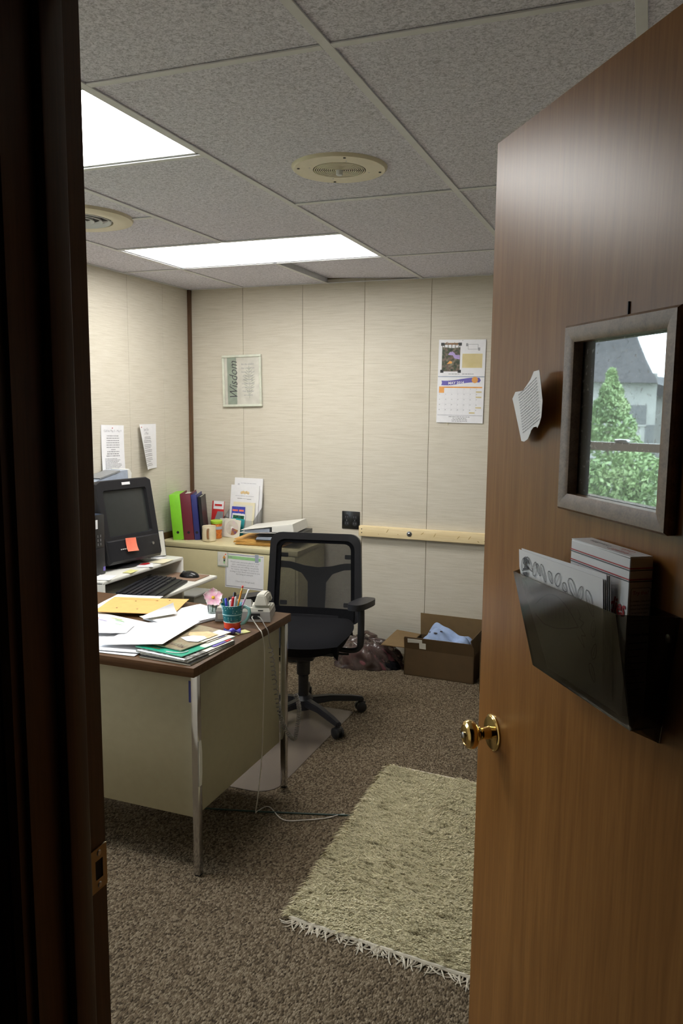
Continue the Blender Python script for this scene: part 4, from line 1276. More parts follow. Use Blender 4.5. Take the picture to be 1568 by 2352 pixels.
# back: tilted frame, mesh, lumbar yoke. local back plane: x right, z up, at y
BM = T(0, .250, .435) @ RX(-7)
def rr_path(w0, w1, h0, h1, r, n=6):
    pts = []
    for (x, z, a0) in ((w1 - r, h1 - r, 0), (-w1 + r, h1 - r, 90), (-w0 + r, h0 + r, 180), (w0 - r, h0 + r, 270)):
        for k in range(n + 1):
            a = math.radians(a0 + 90 * k / n)
            pts.append((x + r * math.cos(a), z + r * math.sin(a)))
    return pts
def bowed(x, z):
    return .030 * (1 - (x / .25) ** 2) * 1.0 - .035 * ((z - .2) / .25) ** 2 * .5
outer = rr_path(.262, .248, 0.0, .485, .060)
inner = rr_path(.222, .214, .045, .448, .045)
def ringmesh(a, b_, y0, y1):
    mb = MB()
    n = len(a)
    rows = []
    for pts_, yy in ((a, y0 + .006), (a, y1 - .004), (b_, y1), (b_, y0)):
        rows.append([mb.b.verts.new((x, yy + bowed(x, z), z)) for x, z in pts_])
    for q in range(4):
        r0, r1 = rows[q], rows[(q + 1) % 4]
        for i in range(n):
            mb.b.faces.new((r0[i], r0[(i + 1) % n], r1[(i + 1) % n], r1[i]))
    bmesh.ops.bevel(mb.b, geom=[e for e in mb.b.edges if len(e.link_faces) == 2 and e.calc_face_angle(0) > .7], offset=.005, segments=2, affect='EDGES')
    return mb
obj('back_frame', ringmesh(outer, inner, -.020, .024), M['charcoal'], CH, BM)
obj('inner_border', ringmesh(inner, rr_path(.200, .192, .062, .430, .035), -.012, .004), M['black_soft'], CH, BM)
def mfn(u, v):
    x = (u - .5) * .43
    z = .050 + v * .394
    return (x, -.006 + bowed(x, z), z)
obj('back_mesh', MB().sheet(1, 1, 14, 14, lambda u, v: mfn(1 - u, v), .0008), M['chairmesh'], CH, BM)
def prof_slab(pts, y0, y1):
    return MB().prism(pts, y0, y1, axis='Y')
yk = [(-.215, .325), (-.215, .290), (-.150, .286), (-.085, .262), (-.050, .215), (-.046, .02), (.046, .02), (.050, .215), (.085, .262), (.150, .286), (.215, .290), (.215, .325), (.150, .322), (.075, .304), (0, .296), (-.075, .304), (-.150, .322)]
obj('lumbar_yoke', prof_slab(yk, .044, .060), M['charcoal'], CH, BM)
obj('back_lower_band', MB().sheet(1, 1, 12, 3, lambda u, v: ((.5 - u) * .45, -.012 + bowed((.5 - u) * .45, .05 + v * .05), .020 + v * .062), .016), M['black_soft'], CH, BM)
for sx in (-.205, .205):
    for zz in (.36, .10):
        obj('mesh_tab', MB().box(sx * .86 - .020, .012, zz - .012, sx * .86 + .020, .018, zz + .012, .004), M['black'], CH, BM @ T(0, 0, 0) @ RY(0))
obj('back_bracket', MB().tube([(0, .10, .36), (0, .22, .375), (0, .312, .43), (0, .330, .50)], [.026, .028, .026, .022], 12), M['black'], CH)
for sx in (-1, 1):
    arm = obj('arm_post', MB().tube(smooth_path([(sx * .12, .02, .375), (sx * .24, .01, .368), (sx * .288, .0, .39), (sx * .296, -.005, .45), (sx * .296, .0, .57), (sx * .292, .0, .600)], 4), [.013] * 9 + [.017] * 12, 12), M['black'], CH)
    pad = MB()
    pp = []
    for k in range(28):
        th = 2 * PI * k / 28
        c_, s_ = math.cos(th), math.sin(th)
        pp.append((math.copysign(abs(c_) ** .6, c_) * .044, math.copysign(abs(s_) ** .75, s_) * .120 ))
    pad.prism(pp, 0, .030)
    bmesh.ops.bevel(pad.b, geom=[e for e in pad.b.edges if e.calc_face_angle(0) > .9], offset=.009, segments=3, affect='EDGES')
    obj('arm_pad', pad, M['charcoal'], CH, T(sx * .296, .010, .598) @ RZ(-14 * sx if sx > 0 else -30) @ RX(-3))

# ================================================================== COMPUTER STATION
SX, SY0, SY1, SZ = -2.580, 3.29, 4.05, .692
WS = thing('computer_stand', 'white computer stand with a raised shelf along the left wall', 'computer desk', T(-2.78, 3.67, 0))
wsx, wsy = -2.78, 3.67
wbx = lambda x0, y0, z0, x1, y1, z1, bev=0.0: MB().box(x0 - wsx, y0 - wsy, z0, x1 - wsx, y1 - wsy, z1, bev)
obj('raised_shelf', wbx(-2.970, SY0, SZ - .020, SX, SY1, SZ, .006), M['white_lam'], WS)
obj('end_panel', wbx(-2.965, SY0, 0, SX, SY0 + .020, SZ - .006, .004), M['white_lam'], WS)
obj('end_panel', wbx(-2.965, SY1 - .020, 0, SX, SY1 + .002, SZ - .004, .006), M['white_lam'], WS)
obj('back_panel', wbx(-2.975, SY0 + .02, .10, -2.965, SY1 - .02, SZ - .02), M['trim_wood'], WS)
obj('keyboard_tray', wbx(-2.80, SY0 + .022, .574, -2.354, SY1 - .022, .594, .004), M['white_lam'], WS)
obj('tray_tip', wbx(SX, SY1 - .022, .574, -2.354, SY1 + .01, .594, .004), M['white_lam'], WS)
obj('lower_front', wbx(-2.70, SY0 + .022, .02, -2.685, SY1 - .022, .56), M['cream'], WS)
for k in (0,):
    obj('foot_rail', wbx(-2.95, SY0 + .02, 0, -2.40, SY0 + .06, .03), M['white_lam'], WS)

# keyboard
KB = thing('keyboard', 'black keyboard on the pull-out tray', 'keyboard', T(-2.490, 3.575, .5945) @ RZ(102))
obj('case', MB().hexa([(-.235, -.098, 0), (.235, -.098, 0), (.235, .098, 0), (-.235, .098, 0), (-.232, -.094, .016), (.232, -.094, .016), (.232, .094, .030), (-.232, .094, .030)]), M['black'], KB)
b = MB()
for r in range(6):
    y = -.052 + r * .0265 + (.008 if r == 5 else 0)
    zz = .016 + .014 * (y + .094) / .188
    for k in range(21):
        if k in (15, 18) and r not in (9,):
            pass
        x = -.218 + k * .0208 + (.006 if k > 14 else 0) + (.006 if k > 17 else 0) - .003
        if r == 0 and 3 < k < 9:
            continue
        b.box(x, y - .0095, zz, x + .0175, y + .0095, zz + .009, 0)
    if r == 0:
        b.box(-.218 + 4 * .0208 - .003, y - .0095, zz, -.218 + 8 * .0208 + .015, y + .0095, zz + .009)
ko = obj('keys', b, M['key'], KB, smooth=False)
ko['kind'] = 'stuff'
obj('palm_edge', MB().box(-.234, -.128, 0, .234, -.096, .014, .005), M['black'], KB)
mp = thing('mouse_mat', 'brown mouse mat at the far end of the tray', 'mouse mat', T(-2.505, 3.945, .5945) @ RZ(2))
obj('mat', MB().box(-.115, -.085, 0, .115, .085, .004, .001), M['tan_board'], mp)
ms = thing('computer_mouse', 'shiny black mouse on the brown mat', 'mouse', T(-2.475, 3.945, .5988) @ RZ(96))
b = MB().ell(0, 0, 0, .036, .062, .036, 20, 14)
bmesh.ops.bisect_plane(b.b, geom=b.b.verts[:] + b.b.edges[:] + b.b.faces[:], plane_co=(0, 0, .0), plane_no=(0, 0, -1), clear_outer=True)
bmesh.ops.holes_fill(b.b, edges=b.b.edges[:])
obj('shell', b, M['black_gloss'], ms)
obj('scroll_wheel', MB().lathe([(.009, -.004), (.009, .004)], 14, T(0, .034, .026) @ RY(90)), M['grey_mid'], ms)

# monitor: local x right across the screen (seen from the front), y up, z out
MY = math.radians(-11)
MM = T(-2.665, 3.700, SZ + .034) @ Matrix.Rotation(MY, 4, 'Z') @ PAGE_LEFT @ RX(-11)
MO = thing('crt_monitor', 'black tube monitor with a coral note stuck on its bezel', 'monitor', T(-2.72, 3.70, SZ))
mi = T(-2.72, 3.70, SZ).inverted() @ MM
hw, hh = .205, .470
sx0, sx1, sy0, sy1 = -.160, .160, .150, .410
b = MB()
def frame_prism(mb, x0, x1, y0, y1, z0, z1):
    mb.box(x0, y0, z0, x1, y1, z1)
fr_o = [(-hw + .012, 0), (hw - .012, 0), (hw, .02), (hw, hh - .02), (hw - .03, hh - .004), (-hw + .03, hh - .004), (-hw, hh - .02), (-hw, .02)]
fr_i = [(sx0 + .01, sy0), (sx1 - .01, sy0), (sx1, sy0 + .01), (sx1, sy1 - .01), (sx1 - .01, sy1), (sx0 + .01, sy1), (sx0, sy1 - .01), (sx0, sy0 + .01)]
rows = []
for pts_, zz in ((fr_o, -.050), (fr_o, -.008), ([(x * .975, .006 + y * .975) for x, y in fr_o], 0.0), (fr_i, -.002), ([(x * .95, y * .96 + .011) for x, y in fr_i], -.022)):
    rows.append([b.b.verts.new((x, y, zz)) for x, y in pts_])
for r0, r1 in zip(rows, rows[1:]):
    for i in range(8):
        b.b.faces.new((r0[i], r0[(i + 1) % 8], r1[(i + 1) % 8], r1[i]))
b.b.faces.new(rows[0][::-1])
obj('bezel', b, M['charcoal'], MO, mi, ang=30)
obj('screen', MB().sheet(1, 1, 10, 10, lambda u, v: ((u - .5) * .312, .152 + v * .256, -.020 + .006 * (1 - (2 * u - 1) ** 2) * (1 - (2 * v - 1) ** 2)), .004), M['screen'], MO, mi)
obj('control_panel', MB().hexa([(-hw + .016, .006, 0), (hw - .016, .006, 0), (hw - .014, .132, 0), (-hw + .014, .132, 0), (-hw + .03, .016, .010), (hw - .03, .016, .010), (hw - .025, .125, .006), (-hw + .025, .125, .006)]), M['charcoal'], MO, mi)
obj('power_button', MB().lathe([(.009, .006), (.008, .013)], 16, T(.135, .080, 0)), M['steel'], MO, mi)
for k in range(5):
    obj('control_dot', MB().lathe([(.0032, .006), (.003, .0128)], 8, T(-.105 + k * .013, .076, 0)), M['white_lam'], MO, mi)
b = MB()
rows = []
for pts_, zz in ((fr_o, -.050), ([(x * .97, y * .96 + .006) for x, y in fr_o], -.075), ([(x * .62, y * .60 + .09) for x, y in fr_o], -.195), ([(x * .55, y * .52 + .11) for x, y in fr_o], -.210)):
    rows.append([b.b.verts.new((x, y, zz)) for x, y in pts_])
for r0, r1 in zip(rows, rows[1:]):
    for i in range(8):
        b.b.faces.new((r0[i], r0[(i + 1) % 8], r1[(i + 1) % 8], r1[i]))
b.b.faces.new(rows[-1]); b.b.faces.new(rows[0][::-1])
obj('rear_case', b, M['daylit_plastic'], MO, mi, ang=30)
obj('swivel_base', MB().lathe([(.115, 0), (.120, .006), (.105, .014), (.070, .018), (.065, .050), (.09, .07)], 28, T(.0, 0, .001) @ T(-.06, -.01, 0)), M['black'], MO)
obj('white_label', MB().box(-.020, .432, .0005, .040, .447, .0020), M['white'], MO, mi)
def note_fn(u, v):
    return ((u - .5) * .076, -v * .076, .0115 + .012 * v ** 3 + .004 * v * u)
nt_ = tag(obj('sticky_note', MB().sheet(1, 1, 6, 8, note_fn, .0005), M['coral'], m=MM @ T(-.028, .132, 0) @ RZ(-4)), 'coral sticky note stuck below the monitor screen', 'sticky note')

# device on top of the monitor
PT = thing('desk_printer', 'grey and white device resting behind the top of the monitor', 'printer', T(-2.918, 3.74, 1.135))
pr = [(-.19, 0), (.16, 0), (.185, .012), (.190, .060), (.170, .082), (.10, .080), (-.08, .052), (-.19, .018)]
obj('body', MB().prism(pr, -.055, .060, axis='X'), M['grey_plastic'], PT)
obj('white_end_cap', MB().prism([(.165, .0), (.190, .012), (.196, .062), (.175, .087), (.160, .084)], -.057, .063, axis='X'), M['white_lam'], PT)
obj('dark_panel', MB().prism([(-.10, .054), (.085, .084), (.090, .076), (-.095, .046)], -.040, .063, axis='X'), M['grey_mid'], PT)
obj('support_post', MB().box(-.050, -.16, -.443, -.042, .16, .0), M['grey_mid'], PT)

# computer tower
TW = thing('computer_tower', 'small black computer tower standing beside the monitor', 'computer', T(-2.70, 3.405, SZ + .0005))
obj('case', MB().box(-.255, -.062, 0, -.012, .062, .325, .003), M['daylit_plastic'], TW)
obj('front_panel', MB().box(-.013, -.062, 0, .003, .062, .325, .005), M['black'], TW)
obj('lower_door', MB().box(.003, -.050, .012, .007, .055, .145, .002), M['charcoal'], TW)
for k in range(5):
    obj('port', MB().box(.003, -.046 + (k % 2) * .02, .155 + (k // 2) * .022, .005, -.038 + (k % 2) * .02, .170 + (k // 2) * .022), M['grey_mid'], TW)
b = MB()
for k in range(2):
    for j in range(3):
        b.box(.003, .002 + k * .022, .160 + j * .022, .0045, .006 + k * .022, .174 + j * .022)
obj('slot', b, M['grey_mid'], TW)
obj('white_sticker', MB().box(.003, -.012, .252, .0045, .004, .300), M['white'], TW)
obj('power_light', MB().lathe([(.004, 0), (.004, .002)], 10, T(.003, -.040, .308) @ RY(90)), M['led_blue'], TW)
obj('blue_patch', MB().box(.003, .036, .020, .0079, .054, .042), M['purple'], TW)
obj('white_edge', MB().box(-.20, -.0635, .322, .0, -.050, .328), M['white_lam'], TW)

# things on the raised shelf
def slip(name, label, w, h, mat, x, y, z, rot, cat='paper', t=.0008):
    o = thing(name, label, cat, T(x, y, z) @ RZ(rot))
    obj('page', MB().sheet(1, 1, 5, 5, lambda u, v: ((u - .5) * w, (v - .5) * h, t + .0012 * math.sin(u * 3 + v * 2) + .0012), t), mat, o)
    return o
slip('paper_slip', 'white slip on the near end of the computer shelf', .09, .13, M['white'], -2.635, 3.375, SZ + .0005, 20)
slip('sticky_note', 'yellow green note on the shelf edge under the monitor', .05, .09, M['yellow_paper'], -2.605, 3.560, SZ + .0005, 8, 'sticky note')
rc = slip('greeting_card', 'white and red card lying under the monitor', .09, .12, M['white'], -2.635, 3.735, SZ + .0005, 35, 'card')
obj('red_print', MB().prism([(-.035, .0), (-.01, .045), (.02, .05), (.03, .03), (.0, -.005)], .0042, .0048), M['red_ink'], rc)
slip('note_paper', 'pale cream note lying between the red card and the stand end', .10, .13, M['cream_paper'], -2.625, 3.875, SZ + .0005, 5)
slip('folded_paper', 'white folded paper beside the small post on the shelf', .12, .16, M['white'], -2.72, 3.905, SZ + .003, -15)
pz = thing('bottle', 'small beige bottle standing behind the monitor corner', 'bottle', T(-2.800, 3.905, SZ + .0005))
obj('body', MB().lathe([(.023, 0), (.024, .004), (.022, .07), (.019, .09)], 18), M['beige_phone'], pz)
obj('cap', MB().lathe([(.017, .09), (.017, .108)], 18), M['beige_phone'], pz)
pf = thing('desk_photo_frame', 'small upright picture stand at the far end of the computer shelf', 'picture frame', T(-2.700, 3.955, SZ + .006) @ RZ(62) @ RX(0))
obj('dark_back', MB().box(-.06, .000, 0, .06, .010, .155, .002, m=RX(-12)), M['daylit_plastic'], pf)
obj('picture', MB().box(-.056, -.0015, .004, .056, .0005, .151, m=RX(-12)), M['offwhite'], pf)
obj('blue_print', MB().prism([(-.03, .10), (.0, .14), (.03, .10), (.02, .04), (-.02, .03)], -.0022, -.0016, axis='Y', m=RX(-12)), M['sage'], pf)
dk = thing('slim_panel', 'black slim panel standing behind the monitor against the wall', 'panel', T(-2.90, 3.98, SZ))
obj('panel', MB().box(-.02, -.05, 0, .02, .05, .255, .004), M['black'], dk)
obj('white_note', MB().box(.020, -.035, .26, .0206, .0, .31), M['white'], dk)
obj('grille', MB().box(.019, -.04, .02, .0215, .04, .20, .001), M['black_soft'], dk)
bn = thing('plastic_bin', 'frosted plastic storage bin between the stand and the cabinet', 'bin', T(-2.60, 4.20, 0))
b = MB()
b.hexa([(-.15, -.10, .0), (.05, -.10, .0), (.05, .08, .0), (-.15, .08, .0), (-.16, -.11, .43), (.062, -.11, .43), (.062, .09, .43), (-.16, .09, .43)])
obj('tub', b, M['bin'], bn)
obj('lid', MB().box(-.17, -.12, .43, .07, .10, .445, .005), M['bin'], bn)

# ================================================================== CABINET
CX0, CX1, CY0, CY1, CZ = -2.960, -1.970, 4.360, 4.800, .715
ccx, ccy = (CX0 + CX1) / 2, (CY0 + CY1) / 2
FC = thing('filing_cabinet', 'putty coloured metal lateral cabinet in the far left corner', 'cabinet', T(ccx, ccy, 0))
cb = lambda x0, y0, z0, x1, y1, z1, bev=0.0: MB().box(x0 - ccx, y0 - ccy, z0, x1 - ccx, y1 - ccy, z1, bev)
obj('body', cb(CX0, CY0 + .016, .03, CX1, CY1, CZ - .03, .003), M['cream_cab'], FC)
obj('top', cb(CX0 - .003, CY0, CZ - .032, CX1 + .003, CY1, CZ, .004), M['cream_cab'], FC)
obj('plinth', cb(CX0 + .02, CY0 + .04, 0, CX1 - .02, CY1 - .02, .03), M['vent_dark'], FC)
for k, (z0_, z1_) in enumerate(((.045, .350), (.358, .678))):
    d = obj('drawer', cb(CX0 + .015, CY0 + .002, z0_, CX1 - .015, CY0 + .018, z1_, .003), M['cream_cab'], FC)
    obj('drawer_pull', cb(CX1 - .19, CY0 - .006, z1_ - .055, CX1 - .06, CY0 + .003, z1_ - .035, .003), M['chrome'], d)

# printed verse on the cabinet front and a little magnet card
VS = thing('printed_verse', 'white laminated verse sheet with a green heading band on the cabinet front', 'sign', T(-2.335, CY0 + .0018, .560) @ PAGE_BACK @ RZ(-1.0))
vw, vh = .272, .222
obj('sheet', MB().box(-vw / 2, -vh / 2, 0, vw / 2, vh / 2, .0012), M['white'], VS)
b = MB()
b.box(-vw / 2 + .004, -vh / 2 + .008, .0012, -vw / 2 + .008, vh / 2 - .004, .0018).box(-vw / 2 + .004, -vh / 2 + .008, .0012, vw / 2 - .004, -vh / 2 + .0125, .0018).box(-vw / 2 + .004, vh / 2 - .008, .0012, vw / 2 - .004, vh / 2 - .004, .0018)
obj('grey_border', b, M['grey_ink'], VS)
obj('green_band', MB().box(-vw / 2 + .012, vh / 2 - .036, .0012, vw / 2 - .022, vh / 2 - .016, .0017), M['pale_green'], VS)
b = MB(); wordbars(b, -vw / 2 + .02, vh / 2 - .022, .045, 1, .01, .006, random.Random(4), z=.0018)
obj('printed_heading', b, M['grey_ink'], VS)
text('printed_text', 'Watch over everyone placed in your\ncare - not because you must, but\nbecause you are willing; not greedy\nfor money, but eager to serve; not\nlording it over those entrusted to you\nbut being an example.', .0150, M['grey_ink'], VS, T(.004, vh / 2 - .046, .0018), line=1.02, width=.92)
text('printed_reference', '1 Peter 5:2-3 (Paraphrased)', .0145, M['grey_ink'], VS, T(.004, -vh / 2 + .052, .0018), width=.85)
obj('clear_tape', MB().box(.075, vh / 2 - .045, .0019, .100, vh / 2 + .006, .0022), M['grey_plastic'], VS)
MC = thing('magnet_card', 'small green edged card with a flower sketch on the cabinet front', 'card', T(-2.487, CY0 + .0022, .629) @ PAGE_BACK @ T(0, 0, .0016))
obj('backing', MB().box(-.038, -.047, 0, .038, .047, .002), M['sage'], MC)
obj('face', MB().box(-.035, -.040, .002, .034, .046, .0028), M['offwhite'], MC)
for (mt, pts_) in (('pale_green', [(.004, -.02), (.012, -.03), (.02, -.01), (.01, .0)]), ('orange_print', [(.0, .01), (.012, .0), (.022, .012), (.012, .028)]), ('sage', [(.006, -.012), (.018, -.012), (.022, .006), (.004, .006)]), ('coral', [(.018, .028), (.026, .03), (.024, .038), (.016, .036)])):
    obj('flower_print', MB().prism(pts_, .0028, .0031), M[mt], MC)
b = MB(); wordbars(b, -.03, .02, .022, 4, .010, .003, random.Random(6), z=.0029)
obj('printed_text', b, M['pale_ink'], MC)

# binders standing in the corner
def binder(label, mat, x, y, w, h, d, lean, rot, group=None, cat='binder'):
    o = thing('ring_binder', label, cat, T(x, y, CZ + .0005) @ RZ(rot) @ RY(lean), group)
    obj('spine', MB().box(-w / 2, 0, 0, w / 2, .004, h, .0015), mat, o)
    obj('cover', MB().box(-w / 2, .002, 0, -w / 2 + .003, d, h, .001), mat, o)
    obj('cover', MB().box(w / 2 - .003, .002, 0, w / 2, d, h, .001), mat, o)
    obj('paper_block', MB().box(-w / 2 + .006, .012, .008, w / 2 - .006, d - .012, h - .014), M['offwhite'], o)
    obj('finger_hole', MB().lathe([(.008, 0), (.009, .0008), (.006, .001)], 16, T(0, -.0002, .05) @ RX(90)), M['black'], o)
    return o
gb = binder('lime green binder leaning at the left end of the row', M['lime'], -2.862, 4.438, .070, .300, .240, -4.5, 22)
obj('closed_top', MB().box(-.032, .004, .296, .032, .234, .3005), M['lime'], gb)
binder('maroon binder between the green and navy ones', M['maroon'], -2.797, 4.465, .068, .308, .240, -4.5, 22)
binder('navy blue binder at the right end of the row', M['navy'], -2.747, 4.486, .036, .300, .230, -4.5, 22)
tb = thing('thin_book', 'thin black book leaning on the navy binder', 'book', T(-2.719, 4.510, CZ + .0005) @ RZ(22) @ RY(-4.5))
obj('cover', MB().box(-.010, 0, 0, -.007, .20, .285).box(.007, 0, 0, .010, .20, .285).box(-.010, 0, 0, .010, .003, .285), M['black'], tb)
obj('pages', MB().box(-.007, .003, .004, .007, .195, .280), M['offwhite'], tb)

# red and white booklet, stoneware mug, lime lidded tub
rb = thing('booklet', 'red and white booklet leaning behind the stoneware mug', 'booklet', T(-2.735, 4.705, CZ + .0005) @ RZ(-4) @ RX(-8))
obj('cover', MB().box(-.048, 0, 0, .048, .006, .235, .001), M['red'], rb)
obj('white_print', MB().box(-.036, -.0008, .180, .047, 0, .235), M['white'], rb)
obj('photo_print', MB().prism([(-.03, .01), (.047, .01), (.047, .165), (.0, .165), (-.03, .08)], -.0008, 0, axis='Y'), M['grey_mid'], rb)
b = MB(); wordbars(b, -.026, .214, .06, 1, .01, .014, random.Random(2), z=0)
obj('printed_text', b, M['red'], rb, T(0, -.0010, 0) @ RX(90))
sm = thing('stoneware_mug', 'cream stoneware mug with a brown handle on the cabinet', 'mug', T(-2.655, 4.480, CZ + .0005))
obj('body', MB().lathe([(.040, 0), (.045, .006), (.0455, .05), (.044, .072), (.045, .098), (.0435, .101), (.041, .098), (.041, .012), (.001, .010)], 30, cap=False), M['stone_mug'], sm)
obj('foot', MB().lathe([(.001, .001), (.041, .001), (.0425, .004)], 30, cap=False), M['stone_mug'], sm)
obj('handle', MB().tube(smooth_path([(.0, -.040, .084), (.0, -.062, .080), (.0, -.068, .055), (.0, -.060, .030), (.0, -.042, .024)], 4), .007, 10), M['brown_glaze'], sm, RZ(22))
ct = thing('lidded_tub', 'clear tub with a lime lid and orange contents beside the stoneware mug', 'container', T(-2.672, 4.605, CZ + .0005))
obj('tub', MB().lathe([(.032, 0), (.034, .004), (.037, .098), (.036, .100)], 28), M['orange'], ct)
obj('pale_label', MB().lathe([(.0367, .062), (.0374, .082)], 28, cap=False), M['grey_plastic'], ct)
obj('lid', MB().lathe([(.039, .100), (.040, .102), (.040, .118), (.036, .122)], 28), M['lime_lid'], ct)

# literature holder with sheets, booklets and discs
LH = thing('literature_holder', 'clear acrylic leaflet holder at the back of the cabinet top', 'leaflet holder', T(-2.548, 4.740, CZ + .0005) @ RZ(-4))
obj('back_plate', MB().box(-.122, .040, .008, .122, .043, .300, m=RX(-6)), M['acrylic'], LH)
obj('base_plate', MB().box(-.122, -.055, 0, .122, .045, .003), M['acrylic'], LH)
obj('front_lip', MB().box(-.122, -.058, 0, .122, -.055, .120), M['acrylic'], LH)
for s in (-.1215, .1195):
    obj('side_wall', MB().prism([(-.058, .0), (.04, .0), (.058, .20), (-.058, .12)], s, s + .002, axis='X'), M['acrylic'], LH)
LHM = T(-2.548, 4.740, CZ + .004) @ RZ(-4)
def standing(name, label, w, h, mat, x, y, z, lean, rot=0, cat='paper', t=.0012):
    o = thing(name, label, cat, LHM @ T(x, y, z) @ RX(-lean) @ RZ(0) @ RX(90) @ RZ(rot))
    obj('sheet', MB().box(-w / 2, 0, -t, w / 2, h, 0), mat, o)
    return o
bs_ = standing('leaflet_stack', 'tallest white sheets at the back of the leaflet holder', .222, .370, M['white'], .008, .026, .022, 7, 0, 'papers', .010)
b = MB(); wordbars(b, -.06, .335, .12, 1, .01, .004, random.Random(9), (1, 1), z=.0002)
b.box(-.085, .30, .0002, -.07, .33, .0005)
obj('printed_text', b, M['pale_ink'], bs_)
fs_ = standing('leaflet_stack', 'white sheets with a small tan emblem in front in the leaflet holder', .222, .330, M['white'], -.008, .004, .014, 8, 0, 'papers', .008)
b = MB()
for k in range(5):
    b.lathe([(.010, .0002), (.007, .0009)], 10, T(-.024 + .013 * k, .278 + .004 * (k % 2), 0))
obj('tan_emblem', b, M['mag_tan'], fs_)
b = MB(); wordbars(b, -.072, .258, .144, 1, .01, .004, random.Random(10), (1, 1), z=.0002)
obj('printed_text', b, M['pale_ink'], fs_)
obj('rule_line', MB().box(-.055, .236, .0002, -.02, .240, .0006).box(.022, .234, .0002, .055, .238, .0006).box(-.02, .2365, .0002, .022, .2385, .0006), M['grey_ink'], fs_)
cd1 = standing('card', 'cream edged white card in front in the leaflet holder', .172, .225, M['cream_paper'], .004, -.018, .006, 9, 0, 'card', .002)
obj('white_face', MB().box(-.065, .004, 0, .070, .205, .0006), M['offwhite'], cd1)
bb = standing('booklet', 'violet blue booklet with coloured lettering in the leaflet holder', .104, .196, M['blue_print'], -.034, -.026, .004, 9, 0, 'booklet', .003)
b = MB(); wordbars(b, -.046, .176, .09, 1, .01, .012, random.Random(12), (1, 1), z=.0002); obj('pink_lettering', b, M['coral'], bb)
b = MB(); wordbars(b, -.040, .150, .085, 1, .01, .008, random.Random(13), (1, 1), z=.0002); obj('white_lettering', b, M['white'], bb)
gp = standing('photo_card', 'white framed dark green photo card in the leaflet holder', .104, .150, M['white'], -.026, -.036, .004, 9, -2, 'card', .0015)
obj('photo', MB().box(-.044, .112, 0, .044, .138, .0008), M['photo_green'], gp)
tc = standing('teal_card', 'teal card behind the disc sleeves', .100, .118, M['teal'], -.022, -.046, .004, 9, -3, 'card', .0012)
def disc_sleeve(label, x, y, rot, first):
    o = thing('disc_sleeve', label, 'disc', LHM @ T(x, y, -.003) @ RX(-5) @ RX(90) @ RZ(rot))
    obj('sleeve', MB().box(-.0625, 0, -.002, .0625, .125, 0), M['offwhite'], o)
    d = obj('disc', MB().lathe([(.008, .0002), (.008, .0012), (.050, .0012), (.050, .0002)], 40, T(0, .066, 0)), M['disc'], o)
    obj('hub', MB().lathe([(.001, .0012), (.009, .0014)], 20, T(0, .066, 0), cap=False), M['white'], d)
    if first:
        pts_ = [(0, 0)] + [(.049 * math.cos(math.radians(a)), .049 * math.sin(math.radians(a))) for a in range(-95, 0, 12)]
        obj('printed_sector', MB().prism([(x_, y_ + .066) for x_, y_ in pts_], .0012, .0017), M['disc_dark'], d)
    return o
disc_sleeve('white disc sleeve half hidden behind the front one', -.073, -.073, 2, False)
disc_sleeve('front white disc sleeve with a shiny disc in its window', -.040, -.082, -5, True)

# pile of envelopes and binders
for k in range(6):
    e = thing('kraft_envelope', '%s kraft envelope of the pile under the binders' % ('lowest', 'second from lowest', 'third from lowest', 'fourth from lowest', 'second from top', 'topmost')[k], 'envelope', T(-2.285 + .006 * math.sin(k * 2), 4.565 + .006 * math.cos(k * 1.3), CZ + .0005 + k * .0066) @ RZ(4 + 3 * math.sin(k * 1.9)), 'kraft envelopes under the binders')
    obj('body', MB().box(-.165, -.125, 0, .165, .125, .0052, .002), M['kraft'], e)
    obj('flap', MB().box(-.165, -.124, .0052, -.10, .124, .0058), M['manila'], e)
zb = CZ + .0420
BK = thing('ring_binder', 'black binder lying on the kraft envelopes', 'binder', T(-2.185, 4.575, zb) @ RZ(6))
obj('spine', MB().box(.165, -.145, 0, .170, .145, .048, .001), M['black'], BK)
obj('lower_cover', MB().box(-.120, -.145, 0, .168, .145, .003), M['black'], BK)
obj('upper_cover', MB().hexa([(-.12, -.145, .028), (.168, -.145, .045), (.168, .145, .045), (-.12, .145, .028), (-.12, -.145, .031), (.168, -.145, .048), (.168, .145, .048), (-.12, .145, .031)]), M['black'], BK)
obj('paper_block', MB().hexa([(-.115, -.138, .004), (.150, -.138, .004), (.150, .138, .004), (-.115, .138, .004), (-.11, -.138, .020), (.150, -.138, .030), (.150, .138, .030), (-.11, .138, .020)]), M['grey_plastic'], BK)
obj('ring', MB().tube([(.135 + .017 * math.cos(a), -.147, .024 + .017 * math.sin(a)) for a in [2 * PI * k / 16 for k in range(16)]], .0022, 6, True), M['chrome'], BK)
obj('ring_plate', MB().box(.105, -.149, .005, .158, -.139, .022, .002), M['chrome'], BK)
WB = thing('ring_binder', 'white binder lying open on top of the black binder', 'binder', T(-2.215, 4.580, zb + .0500) @ RZ(6))
def tl(x):
    return .002 + .145 * (x + .23) * .22
obj('lower_cover', MB().hexa([(-.20, -.14, -.012), (.165, -.14, .002), (.165, .14, .002), (-.20, .14, -.012), (-.20, -.14, -.009), (.165, -.14, .005), (.165, .14, .005), (-.20, .14, -.009)]), M['white_lam'], WB)
obj('spine', MB().hexa([(.160, -.14, .002), (.166, -.14, .002), (.166, .14, .002), (.160, .14, .002), (.150, -.14, .058), (.156, -.14, .060), (.156, .14, .060), (.150, .14, .058)]), M['white_lam'], WB)
obj('upper_cover', MB().hexa([(-.19, -.14, .006), (.155, -.14, .056), (.155, .14, .056), (-.19, .14, .006), (-.19, -.14, .009), (.155, -.14, .060), (.155, .14, .060), (-.19, .14, .009)]), M['white_lam'], WB)
